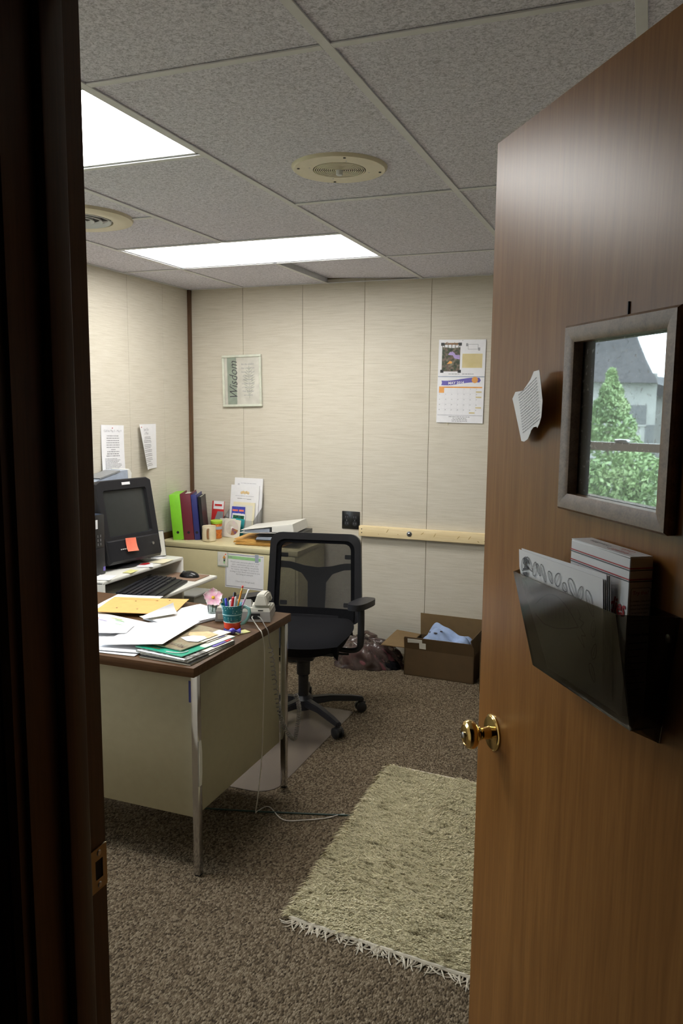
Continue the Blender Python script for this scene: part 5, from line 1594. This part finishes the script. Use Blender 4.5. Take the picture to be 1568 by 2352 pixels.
obj('front_band', MB().hexa([(.02, -.142, .004), (.164, -.142, .004), (.164, -.138, .004), (.02, -.138, .004), (.02, -.142, .036), (.156, -.142, .057), (.156, -.138, .057), (.02, -.138, .036)]), M['white_lam'], WB)
obj('paper_block', MB().hexa([(-.17, -.132, -.005), (.0, -.132, .003), (.0, .132, .003), (-.17, .132, -.005), (-.17, -.132, .005), (.0, -.132, .026), (.0, .132, .026), (-.17, .132, .005)]), M['grey_plastic'], WB)

# ================================================================== ON THE WALLS
# framed word picture
PW = thing('framed_print', 'pale framed print with a fern and the word Wisdom on the far wall', 'picture', T(-2.583, YB - .004, 1.763) @ PAGE_BACK @ RZ(1.4))
pw_, ph_ = .295, .345
b = MB()
fw_ = .016
for (x0, y0, x1, y1) in ((-pw_ / 2, -ph_ / 2, pw_ / 2, -ph_ / 2 + fw_), (-pw_ / 2, ph_ / 2 - fw_, pw_ / 2, ph_ / 2), (-pw_ / 2, -ph_ / 2 + fw_, -pw_ / 2 + fw_, ph_ / 2 - fw_), (pw_ / 2 - fw_, -ph_ / 2 + fw_, pw_ / 2, ph_ / 2 - fw_)):
    obj('frame_rail', MB().box(x0, y0, 0, x1, y1, .016, .003), M['picture_frame'], PW)
obj('print', MB().box(-pw_ / 2 + .012, -ph_ / 2 + .012, .002, pw_ / 2 - .012, ph_ / 2 - .012, .008), M['offwhite'], PW)
obj('glass', MB().box(-pw_ / 2 + .012, -ph_ / 2 + .012, .0105, pw_ / 2 - .012, ph_ / 2 - .012, .0120), M['picture_glass'], PW)
obj('grey_band', MB().box(-.110, -ph_ / 2 + .016, .008, -.040, ph_ / 2 - .016, .0084), M['sage'], PW)
text('printed_word', 'Wisdom', .090, M['ink'], PW, T(-.106, -.125, .0088) @ RZ(90), 'LEFT', .35, 1.0, .82, bold=-.0008)
text('printed_text', 'But the wisdom\nthat comes from\nheaven is first of\nall pure; then\npeace-loving,\nconsiderate, full\nof mercy, good\nfruit, impartial\nand sincere', .0165, M['grey_ink'], PW, T(.045, .118, .0088), shear=.3, line=1.55, width=.9)
b = MB()
for k in range(11):
    y = -.080 + k * .016
    L = .050 * math.sin(PI * (k + 2) / 13.5)
    for s in (-1, 1):
        p0, p1 = Vector((.055, y - .012)), Vector((.055 + s * L, y + .012))
        vs = [b.b.verts.new((p0.x, p0.y, .0085)), b.b.verts.new(((p0.x + p1.x) / 2, (p0.y + p1.y) / 2 - .004, .0085)), b.b.verts.new((p1.x, p1.y, .0085)), b.b.verts.new(((p0.x + p1.x) / 2, (p0.y + p1.y) / 2 + .005, .0085))]
        b.b.faces.new(vs)
b.box(.053, -.115, .0082, .057, .10, .0086)
obj('fern_print', b, M['fern'], PW)

# wall calendar, May 2014
CA = thing('wall_calendar', 'white wall calendar for May on the far wall', 'calendar', T(-1.087, YB - .0005, 2.005) @ PAGE_BACK @ RZ(-.6))
cw_, up_, lo_ = .288, .218, .282
obj('upper_page', MB().box(-cw_ / 2, -up_, .001, cw_ / 2, 0, .005), M['white'], CA)
obj('lower_page', MB().box(-cw_ / 2, -up_ - lo_, .001, cw_ / 2, -up_ - .006, .007), M['white'], CA)
obj('fold_strip', MB().box(-cw_ / 2 + .003, -up_ - .007, .001, cw_ / 2 - .002, -up_ + .001, .0045), M['grey_plastic'], CA)
obj('footer_rule', MB().box(-cw_ / 2 + .006, -.456, .007, cw_ / 2 - .004, -.452, .0074), M['pale_ink'], CA)
obj('pin', MB().lathe([(.003, 0), (.003, .004)], 8, T(.003, -.006, .005)), M['steel'], CA)
obj('photo', MB().box(-.122, -.190, .005, -.010, -.020, .0053), M['forest'], CA)
for (x, y) in ((-.130, -.036), (-.022, -.036), (-.130, -.198), (-.022, -.198)):
    obj('photo_corner', MB().box(x, y, .0053, x + .020, y + .018, .0057), M['black'], CA)
obj('tent_print', MB().prism([(-.085, -.090), (-.075, -.075), (-.060, -.070), (-.046, -.078), (-.040, -.090), (-.012, -.092), (-.012, -.118), (-.045, -.112), (-.055, -.094)], .0053, .0056), M['lav'], CA)
obj('sky_print', MB().prism([(-.118, -.030), (-.012, -.030), (-.012, -.046), (-.06, -.050), (-.118, -.044)], .0053, .0055), M['white'], CA)
b = MB()
for k in range(5):
    b.box(-.110 + k * .022, -.075, .0055, -.106 + k * .022, -.030, .0057)
obj('tree_trunk_print', b, M['forest'], CA)
obj('ember_print', MB().prism([(-.09, -.145), (-.072, -.125), (-.058, -.132), (-.06, -.142)], .0053, .0056), M['orange_print'], CA)
text('printed_heading', 'Camping', .022, M['brown_glaze'], CA, T(-.066, -.012, .0060), 'CENTER', .2, bold=.0006)
obj('yellow_block', MB().box(.004, -.168, .005, .126, -.084, .0053), M['gold_print'], CA)
b = MB()
for (x0, y0, x1, y1) in ((.036, -.058, .098, -.056), (.036, -.030, .098, -.028), (.036, -.058, .038, -.028), (.096, -.058, .098, -.028), (.024, -.040, .036, -.022), (.098, -.066, .110, -.048)):
    b.box(x0, y0, .005, x1, y1, .0053)
obj('scroll_print', b, M['grey_ink'], CA)
b = MB(); wordbars(b, -.078, -.203, .07, 1, .01, .004, random.Random(20), (1, 1), z=.0052); wordbars(b, .006, -.203, .07, 1, .01, .004, random.Random(21), (1, 1), z=.0052)
obj('printed_caption', b, M['grey_ink'], CA)
rp = []
for k in range(13):
    x = -.120 + k * .0195
    rp.append((x, -.250 + .010 * math.sin((k - 6) / 6 * 2.0)))
up = [(x, y + .014) for x, y in rp] + [(.122, -.243)] + [(x, y - .014) for x, y in rp[::-1]] + [(-.116, -.258)]
obj('ribbon_print', MB().prism(up, .007, .0073), M['ribbon'], CA)
obj('sun_print', MB().lathe([(.019, .0073), (.019, .0077)], 24, T(.086, -.240, 0)), M['orange_print'], CA)
text('printed_month', 'MAY 2014', .0225, M['white'], CA, T(-.030, -.2475, .0080) @ RZ(3), shear=.1, bold=.0005)
obj('orange_header', MB().box(-.133, -.289, .007, .132, -.281, .0073), M['orange_print'], CA)
obj('orange_cell', MB().box(-.133, -.319, .007, -.101, -.289, .0073), M['orange_print'], CA)
dayw, rowh = .265 / 7, .0315
for d in range(1, 32):
    k = d + 3
    r_, c_ = divmod(k, 7)
    text('printed_day', str(d), .0080, M['ink'], CA, T(-.133 + c_ * dayw + .005, -.292 - r_ * rowh, .0074), 'CENTER')
b = MB()
for k in range(1, 5):
    b.box(-.133, -.289 - k * rowh, .0070, .132, -.2886 - k * rowh, .0072)
for k in range(1, 7):
    b.box(-.133 + k * dayw, -.448, .0070, -.1326 + k * dayw, -.289, .0072)
obj('cell_line', b, M['pale_ink'], CA)
b = MB()
for (r_, c_) in ((0, 6), (1, 6), (3, 6), (4, 5)):
    b.box(-.133 + c_ * dayw + .002, -.292 - r_ * rowh - .024, .0071, -.133 + c_ * dayw + .036, -.292 - r_ * rowh - .016, .0074)
obj('yellow_mark', b, M['gold_print'], CA)
b = MB()
wordbars(b, -.07, -.461, .14, 4, .0090, .0040, random.Random(23), (.5, 1), True, .0071)
obj('printed_footer', b, M['grey_ink'], CA)
obj('curled_tab', MB().tube([(-.075, -.499, .004), (-.072, -.508, .010), (-.070, -.514, .006)], .002, 6), M['cream_paper'], CA)

# notices on the left wall
def notice(name, label, y, z, w, h, bend, side, title, rows, seed, rot):
    o = thing(name, label, 'paper', T(XL + .0012, y, z) @ PAGE_LEFT @ RZ(rot))
    def fz(u, v):
        if side < 0:
            return .002 + bend * (1 - u) ** 2 * (.25 + .75 * (1 - v))
        return .002 + bend * (1 - v) ** 2
    obj('sheet', MB().sheet(1, 1, 10, 10, lambda u, v: ((u - .5) * w, (v - 1) * h, fz(u, v)), .0006), M['white'], o)
    b = MB()
    for (x0, y0, ww, n, dy, hh_, cen) in rows:
        wordbars(b, x0, y0, ww, n, dy, hh_, random.Random(seed), (.7, 1), cen)
    for v in b.b.verts:
        v.co.z += fz(v.co.x / w + .5, v.co.y / h + 1) + .0006
    obj('printed_text', b, M['grey_ink'], o)
    tt, size, tx, ty = title
    to = text('printed_title', tt, size, M['grey_ink'], o, Matrix.Identity(4))
    me = to.data
    for v in me.vertices:
        v.co.x += tx; v.co.y += ty
        v.co.z = fz(v.co.x / w + .5, v.co.y / h + 1) + .0008
    obj('pin', MB().lathe([(.003, 0), (.003, .003)], 8, T(-w * .02 if side > 0 else -w * .40, -.018, fz(.5 if side > 0 else .1, .95) + .0005)), M['red'], o)
    return o
notice('wall_notice', 'white printed sheet pinned on the left wall above the monitor, left one', 3.946, 1.476, .216, .285, .012, 1, ('Call Ins May 3 - May 9', .0185, 0, -.026),
       [(-.08, -.062, .16, 6, .0135, .005, True), (-.03, -.143, .06, 1, .01, .005, True), (-.08, -.155, .16, 3, .0125, .006, True), (-.08, -.198, .16, 9, .0080, .004, False)], 31, -2)
notice('wall_notice', 'white sheet curling off the left wall nearer the corner', 4.290, 1.476, .205, .285, .075, -1, ('Just Ex\na Plan', .024, -.020, -.022),
       [(-.06, -.080, .10, 2, .010, .004, True), (-.080, -.102, .14, 2, .010, .004, False), (-.082, -.128, .14, 3, .010, .004, False), (-.085, -.162, .15, 2, .010, .004, False), (-.088, -.187, .155, 2, .011, .0045, False), (-.09, -.214, .16, 3, .0105, .004, False), (-.092, -.250, .16, 2, .010, .004, False)], 33, 0)

# outlet and pine board on the far wall
OU = thing('wall_outlet', 'black double wall socket on the far wall', 'outlet', T(-1.793, YB - .0003, .862) @ PAGE_BACK)
obj('cover_plate', MB().box(-.062, -.058, 0, .062, .058, .006, .003), M['black_gloss'], OU)
for (x, y) in ((-.028, .020), (.028, .020), (-.028, -.022), (.028, -.022)):
    s = obj('receptacle', MB().lathe([(.017, .006), (.0165, .0075)], 20, T(x, y, 0)), M['black'], OU)
    obj('slot', MB().box(x - .008, y - .004, .0075, x - .006, y + .006, .0079).box(x + .006, y - .004, .0075, x + .008, y + .006, .0079), M['grey_mid'], s)
for x in (-.028, .028):
    obj('screw', MB().lathe([(.003, .006), (.003, .0072)], 8, T(x, -.001, 0)), M['steel'], OU)
WBd = thing('pine_board', 'bare pine board bolted along the far wall', 'board', T(-.60, YB - .019, .800))
obj('plank', MB().box(-1.125, -.0185, -.033, 1.15, .0185, .034, .003), M['pine'], WBd)
obj('end_grain', MB().box(-1.1262, -.016, -.031, -1.1240, .016, .032), M['pine_dark'], WBd)
bo = obj('bolt', MB().lathe([(.017, 0), (.017, .002), (.010, .003)], 24, T(-.785, -.0185, .002) @ RX(90)), M['steel'], WBd)
obj('bolt_head', MB().lathe([(.0095, .002), (.0095, .008), (.006, .010)], 6, T(-.785, -.0185, .002) @ RX(90)), M['chrome'], bo)
for z in (.014, -.010):
    obj('screw_hole', MB().lathe([(.0035, 0), (.0035, .0008)], 8, T(-1.105, -.0185, z) @ RX(90)), M['vent_dark'], WBd)
rn = random.Random(17)
for (x, z, L, a) in ((-.93, .012, .030, 58), (-.70, .010, .026, 40), (-.62, .004, .030, 62), (-.47, .0, .026, 50), (-.40, .002, .030, 55), (-.30, .0, .04, 60), (-.99, -.014, .006, 90), (-.86, -.006, .008, 0), (-.345, -.018, .014, -30)):
    obj('knot', MB().lathe([(.5, 0), (.45, .4), (.001, .5)], 12, T(x, -.0187, z) @ RX(90) @ RZ(a) @ Matrix.Diagonal((L, .005, .0006, 1))), M['pine_dark'], WBd)

# ================================================================== FAR CORNER OF THE FLOOR
BX = thing('cardboard_box', 'open cardboard carton with blue cloth inside by the far wall', 'box', T(-1.085, 4.605, 0) @ RZ(-2))
w2, d2, h2 = .213, .165, .165
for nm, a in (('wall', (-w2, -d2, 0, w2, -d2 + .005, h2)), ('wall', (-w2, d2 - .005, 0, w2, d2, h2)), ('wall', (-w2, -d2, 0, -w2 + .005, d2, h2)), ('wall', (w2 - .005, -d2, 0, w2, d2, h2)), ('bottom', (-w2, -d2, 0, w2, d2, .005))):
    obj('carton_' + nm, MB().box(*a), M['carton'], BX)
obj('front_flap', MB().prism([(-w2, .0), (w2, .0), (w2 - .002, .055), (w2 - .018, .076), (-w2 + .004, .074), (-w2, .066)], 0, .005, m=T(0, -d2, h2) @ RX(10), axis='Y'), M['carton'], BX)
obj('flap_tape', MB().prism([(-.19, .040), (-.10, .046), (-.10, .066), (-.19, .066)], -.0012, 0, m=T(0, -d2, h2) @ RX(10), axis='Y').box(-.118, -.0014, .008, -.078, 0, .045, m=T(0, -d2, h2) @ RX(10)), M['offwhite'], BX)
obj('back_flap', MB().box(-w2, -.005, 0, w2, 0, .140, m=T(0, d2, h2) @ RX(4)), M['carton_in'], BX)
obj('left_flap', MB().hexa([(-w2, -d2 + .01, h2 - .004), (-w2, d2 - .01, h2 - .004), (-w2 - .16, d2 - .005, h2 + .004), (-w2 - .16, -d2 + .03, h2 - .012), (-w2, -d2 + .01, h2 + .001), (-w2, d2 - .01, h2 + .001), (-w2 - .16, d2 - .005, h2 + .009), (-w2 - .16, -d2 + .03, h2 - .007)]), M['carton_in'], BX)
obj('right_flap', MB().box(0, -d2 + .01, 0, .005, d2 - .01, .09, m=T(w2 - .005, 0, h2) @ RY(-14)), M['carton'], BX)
CL = thing('blue_clothing', 'crumpled pale blue cloth heaped in the cardboard carton', 'clothing', T(-1.085, 4.605, .02) @ RZ(-2))
def clf(u, v):
    x, y = (u - .5) * .385, (v - .5) * .29
    e = 1 - max(abs(2 * u - 1), abs(2 * v - 1)) ** 4
    n = .5 * math.sin(19 * x + 11 * y + 2 * math.sin(23 * y)) + .35 * math.sin(41 * x - 27 * y + 1.3) + .25 * math.sin(60 * y + 20 * x)
    hump = .055 * math.exp(-((x + .05 + .3 * y) / .07) ** 2) + .030 * math.exp(-((x - .14) / .06) ** 2)
    return (x, y, 0.045 + e * (.150 + hump + .024 * n))
obj('cloth', MB().sheet(1, 1, 44, 34, clf, .004), M['cloth_blue'], CL)
for (x_, y_, r_) in ((-.045, -.085, .012), (-.085, -.06, .010), (-.015, -.07, .009)):
    q_ = clf(x_ / .385 + .5, y_ / .29 + .5)
    obj('dark_print', MB().ell(q_[0], q_[1], q_[2], r_, r_ * .7, .004), M['ink'], CL)

# plastic bag heap
BG = thing('plastic_bag', 'crumpled translucent plastic bag of maroon things slumped by the carton', 'bag', T(-1.585, 4.57, 0))
def blob(mb, rx, ry, h, amp, seed, cx=0, cy=0, f=1.0):
    rn = random.Random(seed)
    ph = [rn.uniform(0, 6.28) for _ in range(8)]
    nu, nv = 90, 26
    rows = []
    for j in range(nv + 1):
        v = j / nv
        row = []
        for i in range(nu):
            a = 2 * PI * i / nu
            k = 1 + amp * (math.sin(3 * a * f + ph[0]) + .7 * math.sin(5 * a * f + ph[1] + 3 * v) + .6 * math.sin(11 * a * f + ph[2] + 6 * v) + .4 * math.sin(17 * a + ph[3]))
            rr_ = math.cos(v * PI / 2) ** .6
            z = h * math.sin(v * PI / 2) * (1 + amp * 1.3 * math.sin(7 * a + ph[4] + 5 * v) * (1 - v))
            rid = abs(math.sin(9 * a + 4 * v + ph[5] + 2 * math.sin(5 * v + 3 * a))) * abs(math.sin(6 * v + 4 * a + ph[6]))
            k *= 1 - amp * 1.6 * rid * (1 if v > .05 else .3)
            row.append(mb.b.verts.new((cx + rx * rr_ * k * math.cos(a), cy + ry * rr_ * k * math.sin(a), max(.001, z * (1 - amp * 1.5 * rid)))))
        rows.append(row)
    for r0, r1 in zip(rows, rows[1:]):
        for i in range(nu):
            mb.b.faces.new((r0[i], r0[(i + 1) % nu], r1[(i + 1) % nu], r1[i]))
    mb.b.faces.new(rows[0][::-1]); mb.b.faces.new(rows[-1])
    return mb
obj('contents', blob(MB(), .175, .130, .125, .07, 4, .025, -.015), M['bag_maroon'], BG)
obj('contents', blob(MB(), .090, .07, .06, .06, 9, .14, -.03), M['black_soft'], BG)
obj('bag_film', blob(MB(), .215, .165, .165, .085, 8), M['bag_brown'], BG, ang=60)
obj('bag_ears', MB().tube(smooth_path([(-.06, .02, .15), (-.02, .04, .185), (.02, .02, .18), (.05, .05, .165)], 4), [.02, .018, .016, .014, .012, .012, .012, .012, .012, .012, .010, .008, .006], 8), M['bag_brown'], BG)

# second carton mostly hidden by the door
SB = thing('cardboard_box', 'cardboard carton just showing beside the edge of the door', 'box', T(-.62, 4.50, 0))
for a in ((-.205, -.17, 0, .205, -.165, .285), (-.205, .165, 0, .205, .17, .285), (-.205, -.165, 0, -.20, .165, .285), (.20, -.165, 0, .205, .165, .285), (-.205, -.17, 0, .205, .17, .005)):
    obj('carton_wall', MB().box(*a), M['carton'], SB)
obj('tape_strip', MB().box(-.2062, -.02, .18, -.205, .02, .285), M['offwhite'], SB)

# ================================================================== RUG
RG = thing('shag_rug', 'cream woollen shag rug with a ragged fringe in front of the door', 'rug', T(-.62, 2.64, 0))
# local corners (x right, y away): measured outline
def rg(u, v):
    xl = -.350 + .015 * v - .040 * v
    x = xl + u * (.86 - (-.03) * v)
    y = -.545 + v * 1.125 - u * (.075 - .020 * v) * 1.0
    return x, y
rn = random.Random(2)
def base_fn(u, v):
    x, y = rg(u, v)
    return (x, y, .013 + .003 * math.sin(14 * u + 5 * v) * math.sin(9 * v + 3 * u))
obj('backing', MB().sheet(1, 1, 30, 40, base_fn, .012), M['wool_lo'], RG)
b = MB()
for k in range(26000):
    u, v = rn.random(), rn.random()
    x, y = rg(u, v)
    L = rn.uniform(.012, .030)
    a = PI + rn.gauss(0, .35) + .25 * math.sin(9 * u + 6 * v)
    w = rn.uniform(.0010, .0024)
    dx, dy = math.cos(a), math.sin(a)
    h = rn.uniform(.004, .010)
    zz = base_fn(u, v)[2]
    p0 = (x - dy * w, y + dx * w, zz)
    p1 = (x + dy * w, y - dx * w, zz)
    p2 = (x + dx * L * .55 + dy * w, y + dy * L * .55 - dx * w, zz + h)
    p3 = (x + dx * L * .55 - dy * w, y + dy * L * .55 + dx * w, zz + h)
    p4 = (x + dx * L, y + dy * L, max(.002, zz + h * .5 - (.012 if u < .02 else 0)))
    vs = [b.b.verts.new(p) for p in (p0, p1, p2, p3, p4)]
    b.b.faces.new((vs[0], vs[1], vs[2], vs[3]))
    b.b.faces.new((vs[3], vs[2], vs[4]))
for k in range(1500):
    v = rn.random()
    x, y = rg(rn.uniform(0, .025), v)
    L = rn.uniform(.020, .050)
    a = PI + rn.gauss(0, .45) + .4 * math.sin(23 * v)
    w = rn.uniform(.0010, .0022)
    dx, dy = math.cos(a), math.sin(a)
    q0 = [(x - dy * w, y + dx * w, .013), (x + dy * w, y - dx * w, .013), (x + dx * L * .5 + dy * w, y + dy * L * .5 - dx * w, rn.uniform(.012, .020)), (x + dx * L * .5 - dy * w, y + dy * L * .5 + dx * w, rn.uniform(.012, .020)), (x + dx * L, y + dy * L, rn.uniform(.002, .010))]
    vs = [b.b.verts.new(p) for p in q0]
    b.b.faces.new(vs[:4])
    b.b.faces.new((vs[3], vs[2], vs[4]))
po_ = obj('wool_pile', b, M['wool'], RG, smooth=False)
po_['kind'] = 'stuff'
b = MB()
for end in (0, 1):
    for k in range(190 if end == 0 else 70):
        u = rn.random()
        x, y = rg(u, end)
        L = rn.uniform(.018, .060) if end == 0 else rn.uniform(.004, .012)
        a = (-PI / 2 if end == 0 else PI / 2) + rn.gauss(0, .55)
        c_ = rn.gauss(0, .9)
        pts_ = [(x, y, .010)]
        for q in range(1, 5):
            t = q / 4
            aa = a + c_ * t
            pts_.append((pts_[-1][0] + math.cos(aa) * L / 4, pts_[-1][1] + math.sin(aa) * L / 4, max(.003, .010 - .012 * t + .002 * math.sin(q * 2 + k))))
        b.tube(pts_, [.0028, .0026, .0024, .0018, .0008], 4)
fr_ = obj('fringe', b, M['fringe'], RG)
fr_['kind'] = 'stuff'
b = MB()
e0 = [rg(i / 30, 0) for i in range(31)]
b.tube([(x, y - .003, .009 + .001 * math.sin(i * 2.3)) for i, (x, y) in enumerate(e0)], .006, 6)
obj('bound_edge', b, M['fringe'], RG)
b = MB()
e1 = [rg(i / 30, 1) for i in range(31)]
b.tube([(x, y + .003, .009) for x, y in e1], .006, 6)
obj('bound_edge', b, M['fringe'], RG)

# ================================================================== OUTSIDE THE WINDOW (mirrored in the door pane)
struct(obj('ground_outside', MB().box(-75, -30, -3.6, -3.2, 60, -3.5), M['lawn']), 'lawn outside the window')
HS = thing('neighbour_house', 'pale house with a grey-brown roof reflected in the door pane', 'house', T(-46, 24, -3.5))
hy0, hy1 = 17.3 - 24, 33 - 24
obj('wall', MB().hexa([(4, hy0, 0), (4, hy1, 0), (-6, hy1, 0), (-6, hy0 + 4.2, 0), (4, hy0, 7.0), (4, hy1, 7.0), (-6, hy1, 7.0), (-6, hy0 + 4.2, 7.0)]), M['stucco'], HS)
hx = 46
def hp(x, y, z):
    return (x + 46, y - 24, z + 3.5)
rb_ = MB()
prof = [(0.0, 0.0), (1.3, 1.0), (2.2, 2.1), (3.2, 4.0), (4.0, 6.5)]
rows = []
for (inset, up_) in prof:
    rows.append([rb_.b.verts.new(hp(*p)) for p in ((-41.3 - inset * .9, 33.5, 3.45 + up_), (-41.3 - inset * .9, 17.0 + inset * .9, 2.95 + .35 * min(1, inset) + up_), (-52, 21.6 + inset * .9, 2.95 + .35 * min(1, inset) + up_), (-52, 33.5, 3.45 + up_))])
for r0, r1 in zip(rows, rows[1:]):
    for i in range(4):
        rb_.b.faces.new((r0[i], r0[(i + 1) % 4], r1[(i + 1) % 4], r1[i]))
rb_.b.faces.new(rows[0][::-1]); rb_.b.faces.new(rows[-1])
obj('roof', rb_, M['shingle'], HS, ang=25)
for (y0, y1, z0, z1) in ((17.80, 19.05, .75, 1.80), (17.33, 17.80, -2.6, .75), (20.2, 21.4, -.2, 1.7), (20.5, 21.2, -3.0, -1.2)):
    wn = obj('window', MB().box(3.98, y0 - 24, z0 + 3.5, 4.04, y1 - 24, z1 + 3.5), M['dark_window'], HS)
    obj('window_trim', MB().box(4.0, y0 - 24 - .06, z0 + 3.4, 4.06, y1 - 24 + .06, z0 + 3.5), M['stucco'], wn)
NB = thing('neighbour_house', 'further grey roofed house at the right of the reflected view', 'house', T(-60, 22.0, -3.5))
obj('wall', MB().box(-4, -2.4, 0, 4, 4.0, 6.02), M['stucco'], NB)
obj('roof', MB().prism([(-3.0, 6.0), (4.5, 6.0), (3.9, 7.0), (2.9, 7.6), (1.2, 7.0), (-.8, 6.5)], -4.5, 4.5, axis='X'), M['shingle'], NB)
def leafy(name, label, x, y, blobs, n, seed, size, trunk=None):
    o = thing(name, label, 'tree' if trunk else 'shrub', T(x, y, -3.5))
    rn = random.Random(seed)
    b = MB()
    for i in range(n):
        cx_, cy_, cz_, rx_, ry_, rz_ = blobs[rn.randrange(len(blobs))]
        while True:
            q = Vector((rn.uniform(-1, 1), rn.uniform(-1, 1), rn.uniform(-1, 1)))
            if q.length <= 1:
                break
        q = q.normalized() * (q.length ** .4)
        p = Vector((cx_ + q.x * rx_, cy_ + q.y * ry_, cz_ + q.z * rz_))
        s = size * rn.uniform(.6, 1.3)
        d1 = Vector((rn.uniform(-1, 1), rn.uniform(-1, 1), rn.uniform(-1, 1))).normalized() * s
        d2 = d1.orthogonal().normalized() * s * .5
        b.b.faces.new([b.b.verts.new(p + w) for w in (-d1, d2, d1, -d2)])
    f_ = obj('foliage', b, M['leaf'], o, smooth=False)
    f_['kind'] = 'stuff'
    if trunk:
        obj('trunk', MB().tube([(0, 0, 0), (.05, .02, trunk * .5), (0, 0, trunk)], [.12, .09, .03], 8), M['bark'], o)
    return o
leafy('leafy_tree', 'light green pointed tree reflected in the door pane', -30, 14.45,
      [(0, .02, 6.25, .25, .18, .45), (0, .0, 5.7, .5, .45, .5), (0, 0, 5.1, .8, .72, .6), (0, -.1, 4.4, 1.0, .95, .7), (0, -.2, 3.7, 1.1, 1.1, .7)], 5200, 41, .10, 6.2)
leafy('shrub', 'broad green shrub below the pointed tree in the reflected view', -26, 12.0,
      [(0, .6, 2.6, 1.0, 1.4, .8), (0, -.4, 2.9, .9, .9, .8), (0, 1.6, 2.4, 1.0, 1.0, .9), (0, .3, 1.5, 1.1, 2.2, .9), (0, -.6, 1.2, 1.0, 1.2, 1.0)], 6500, 42, .10)
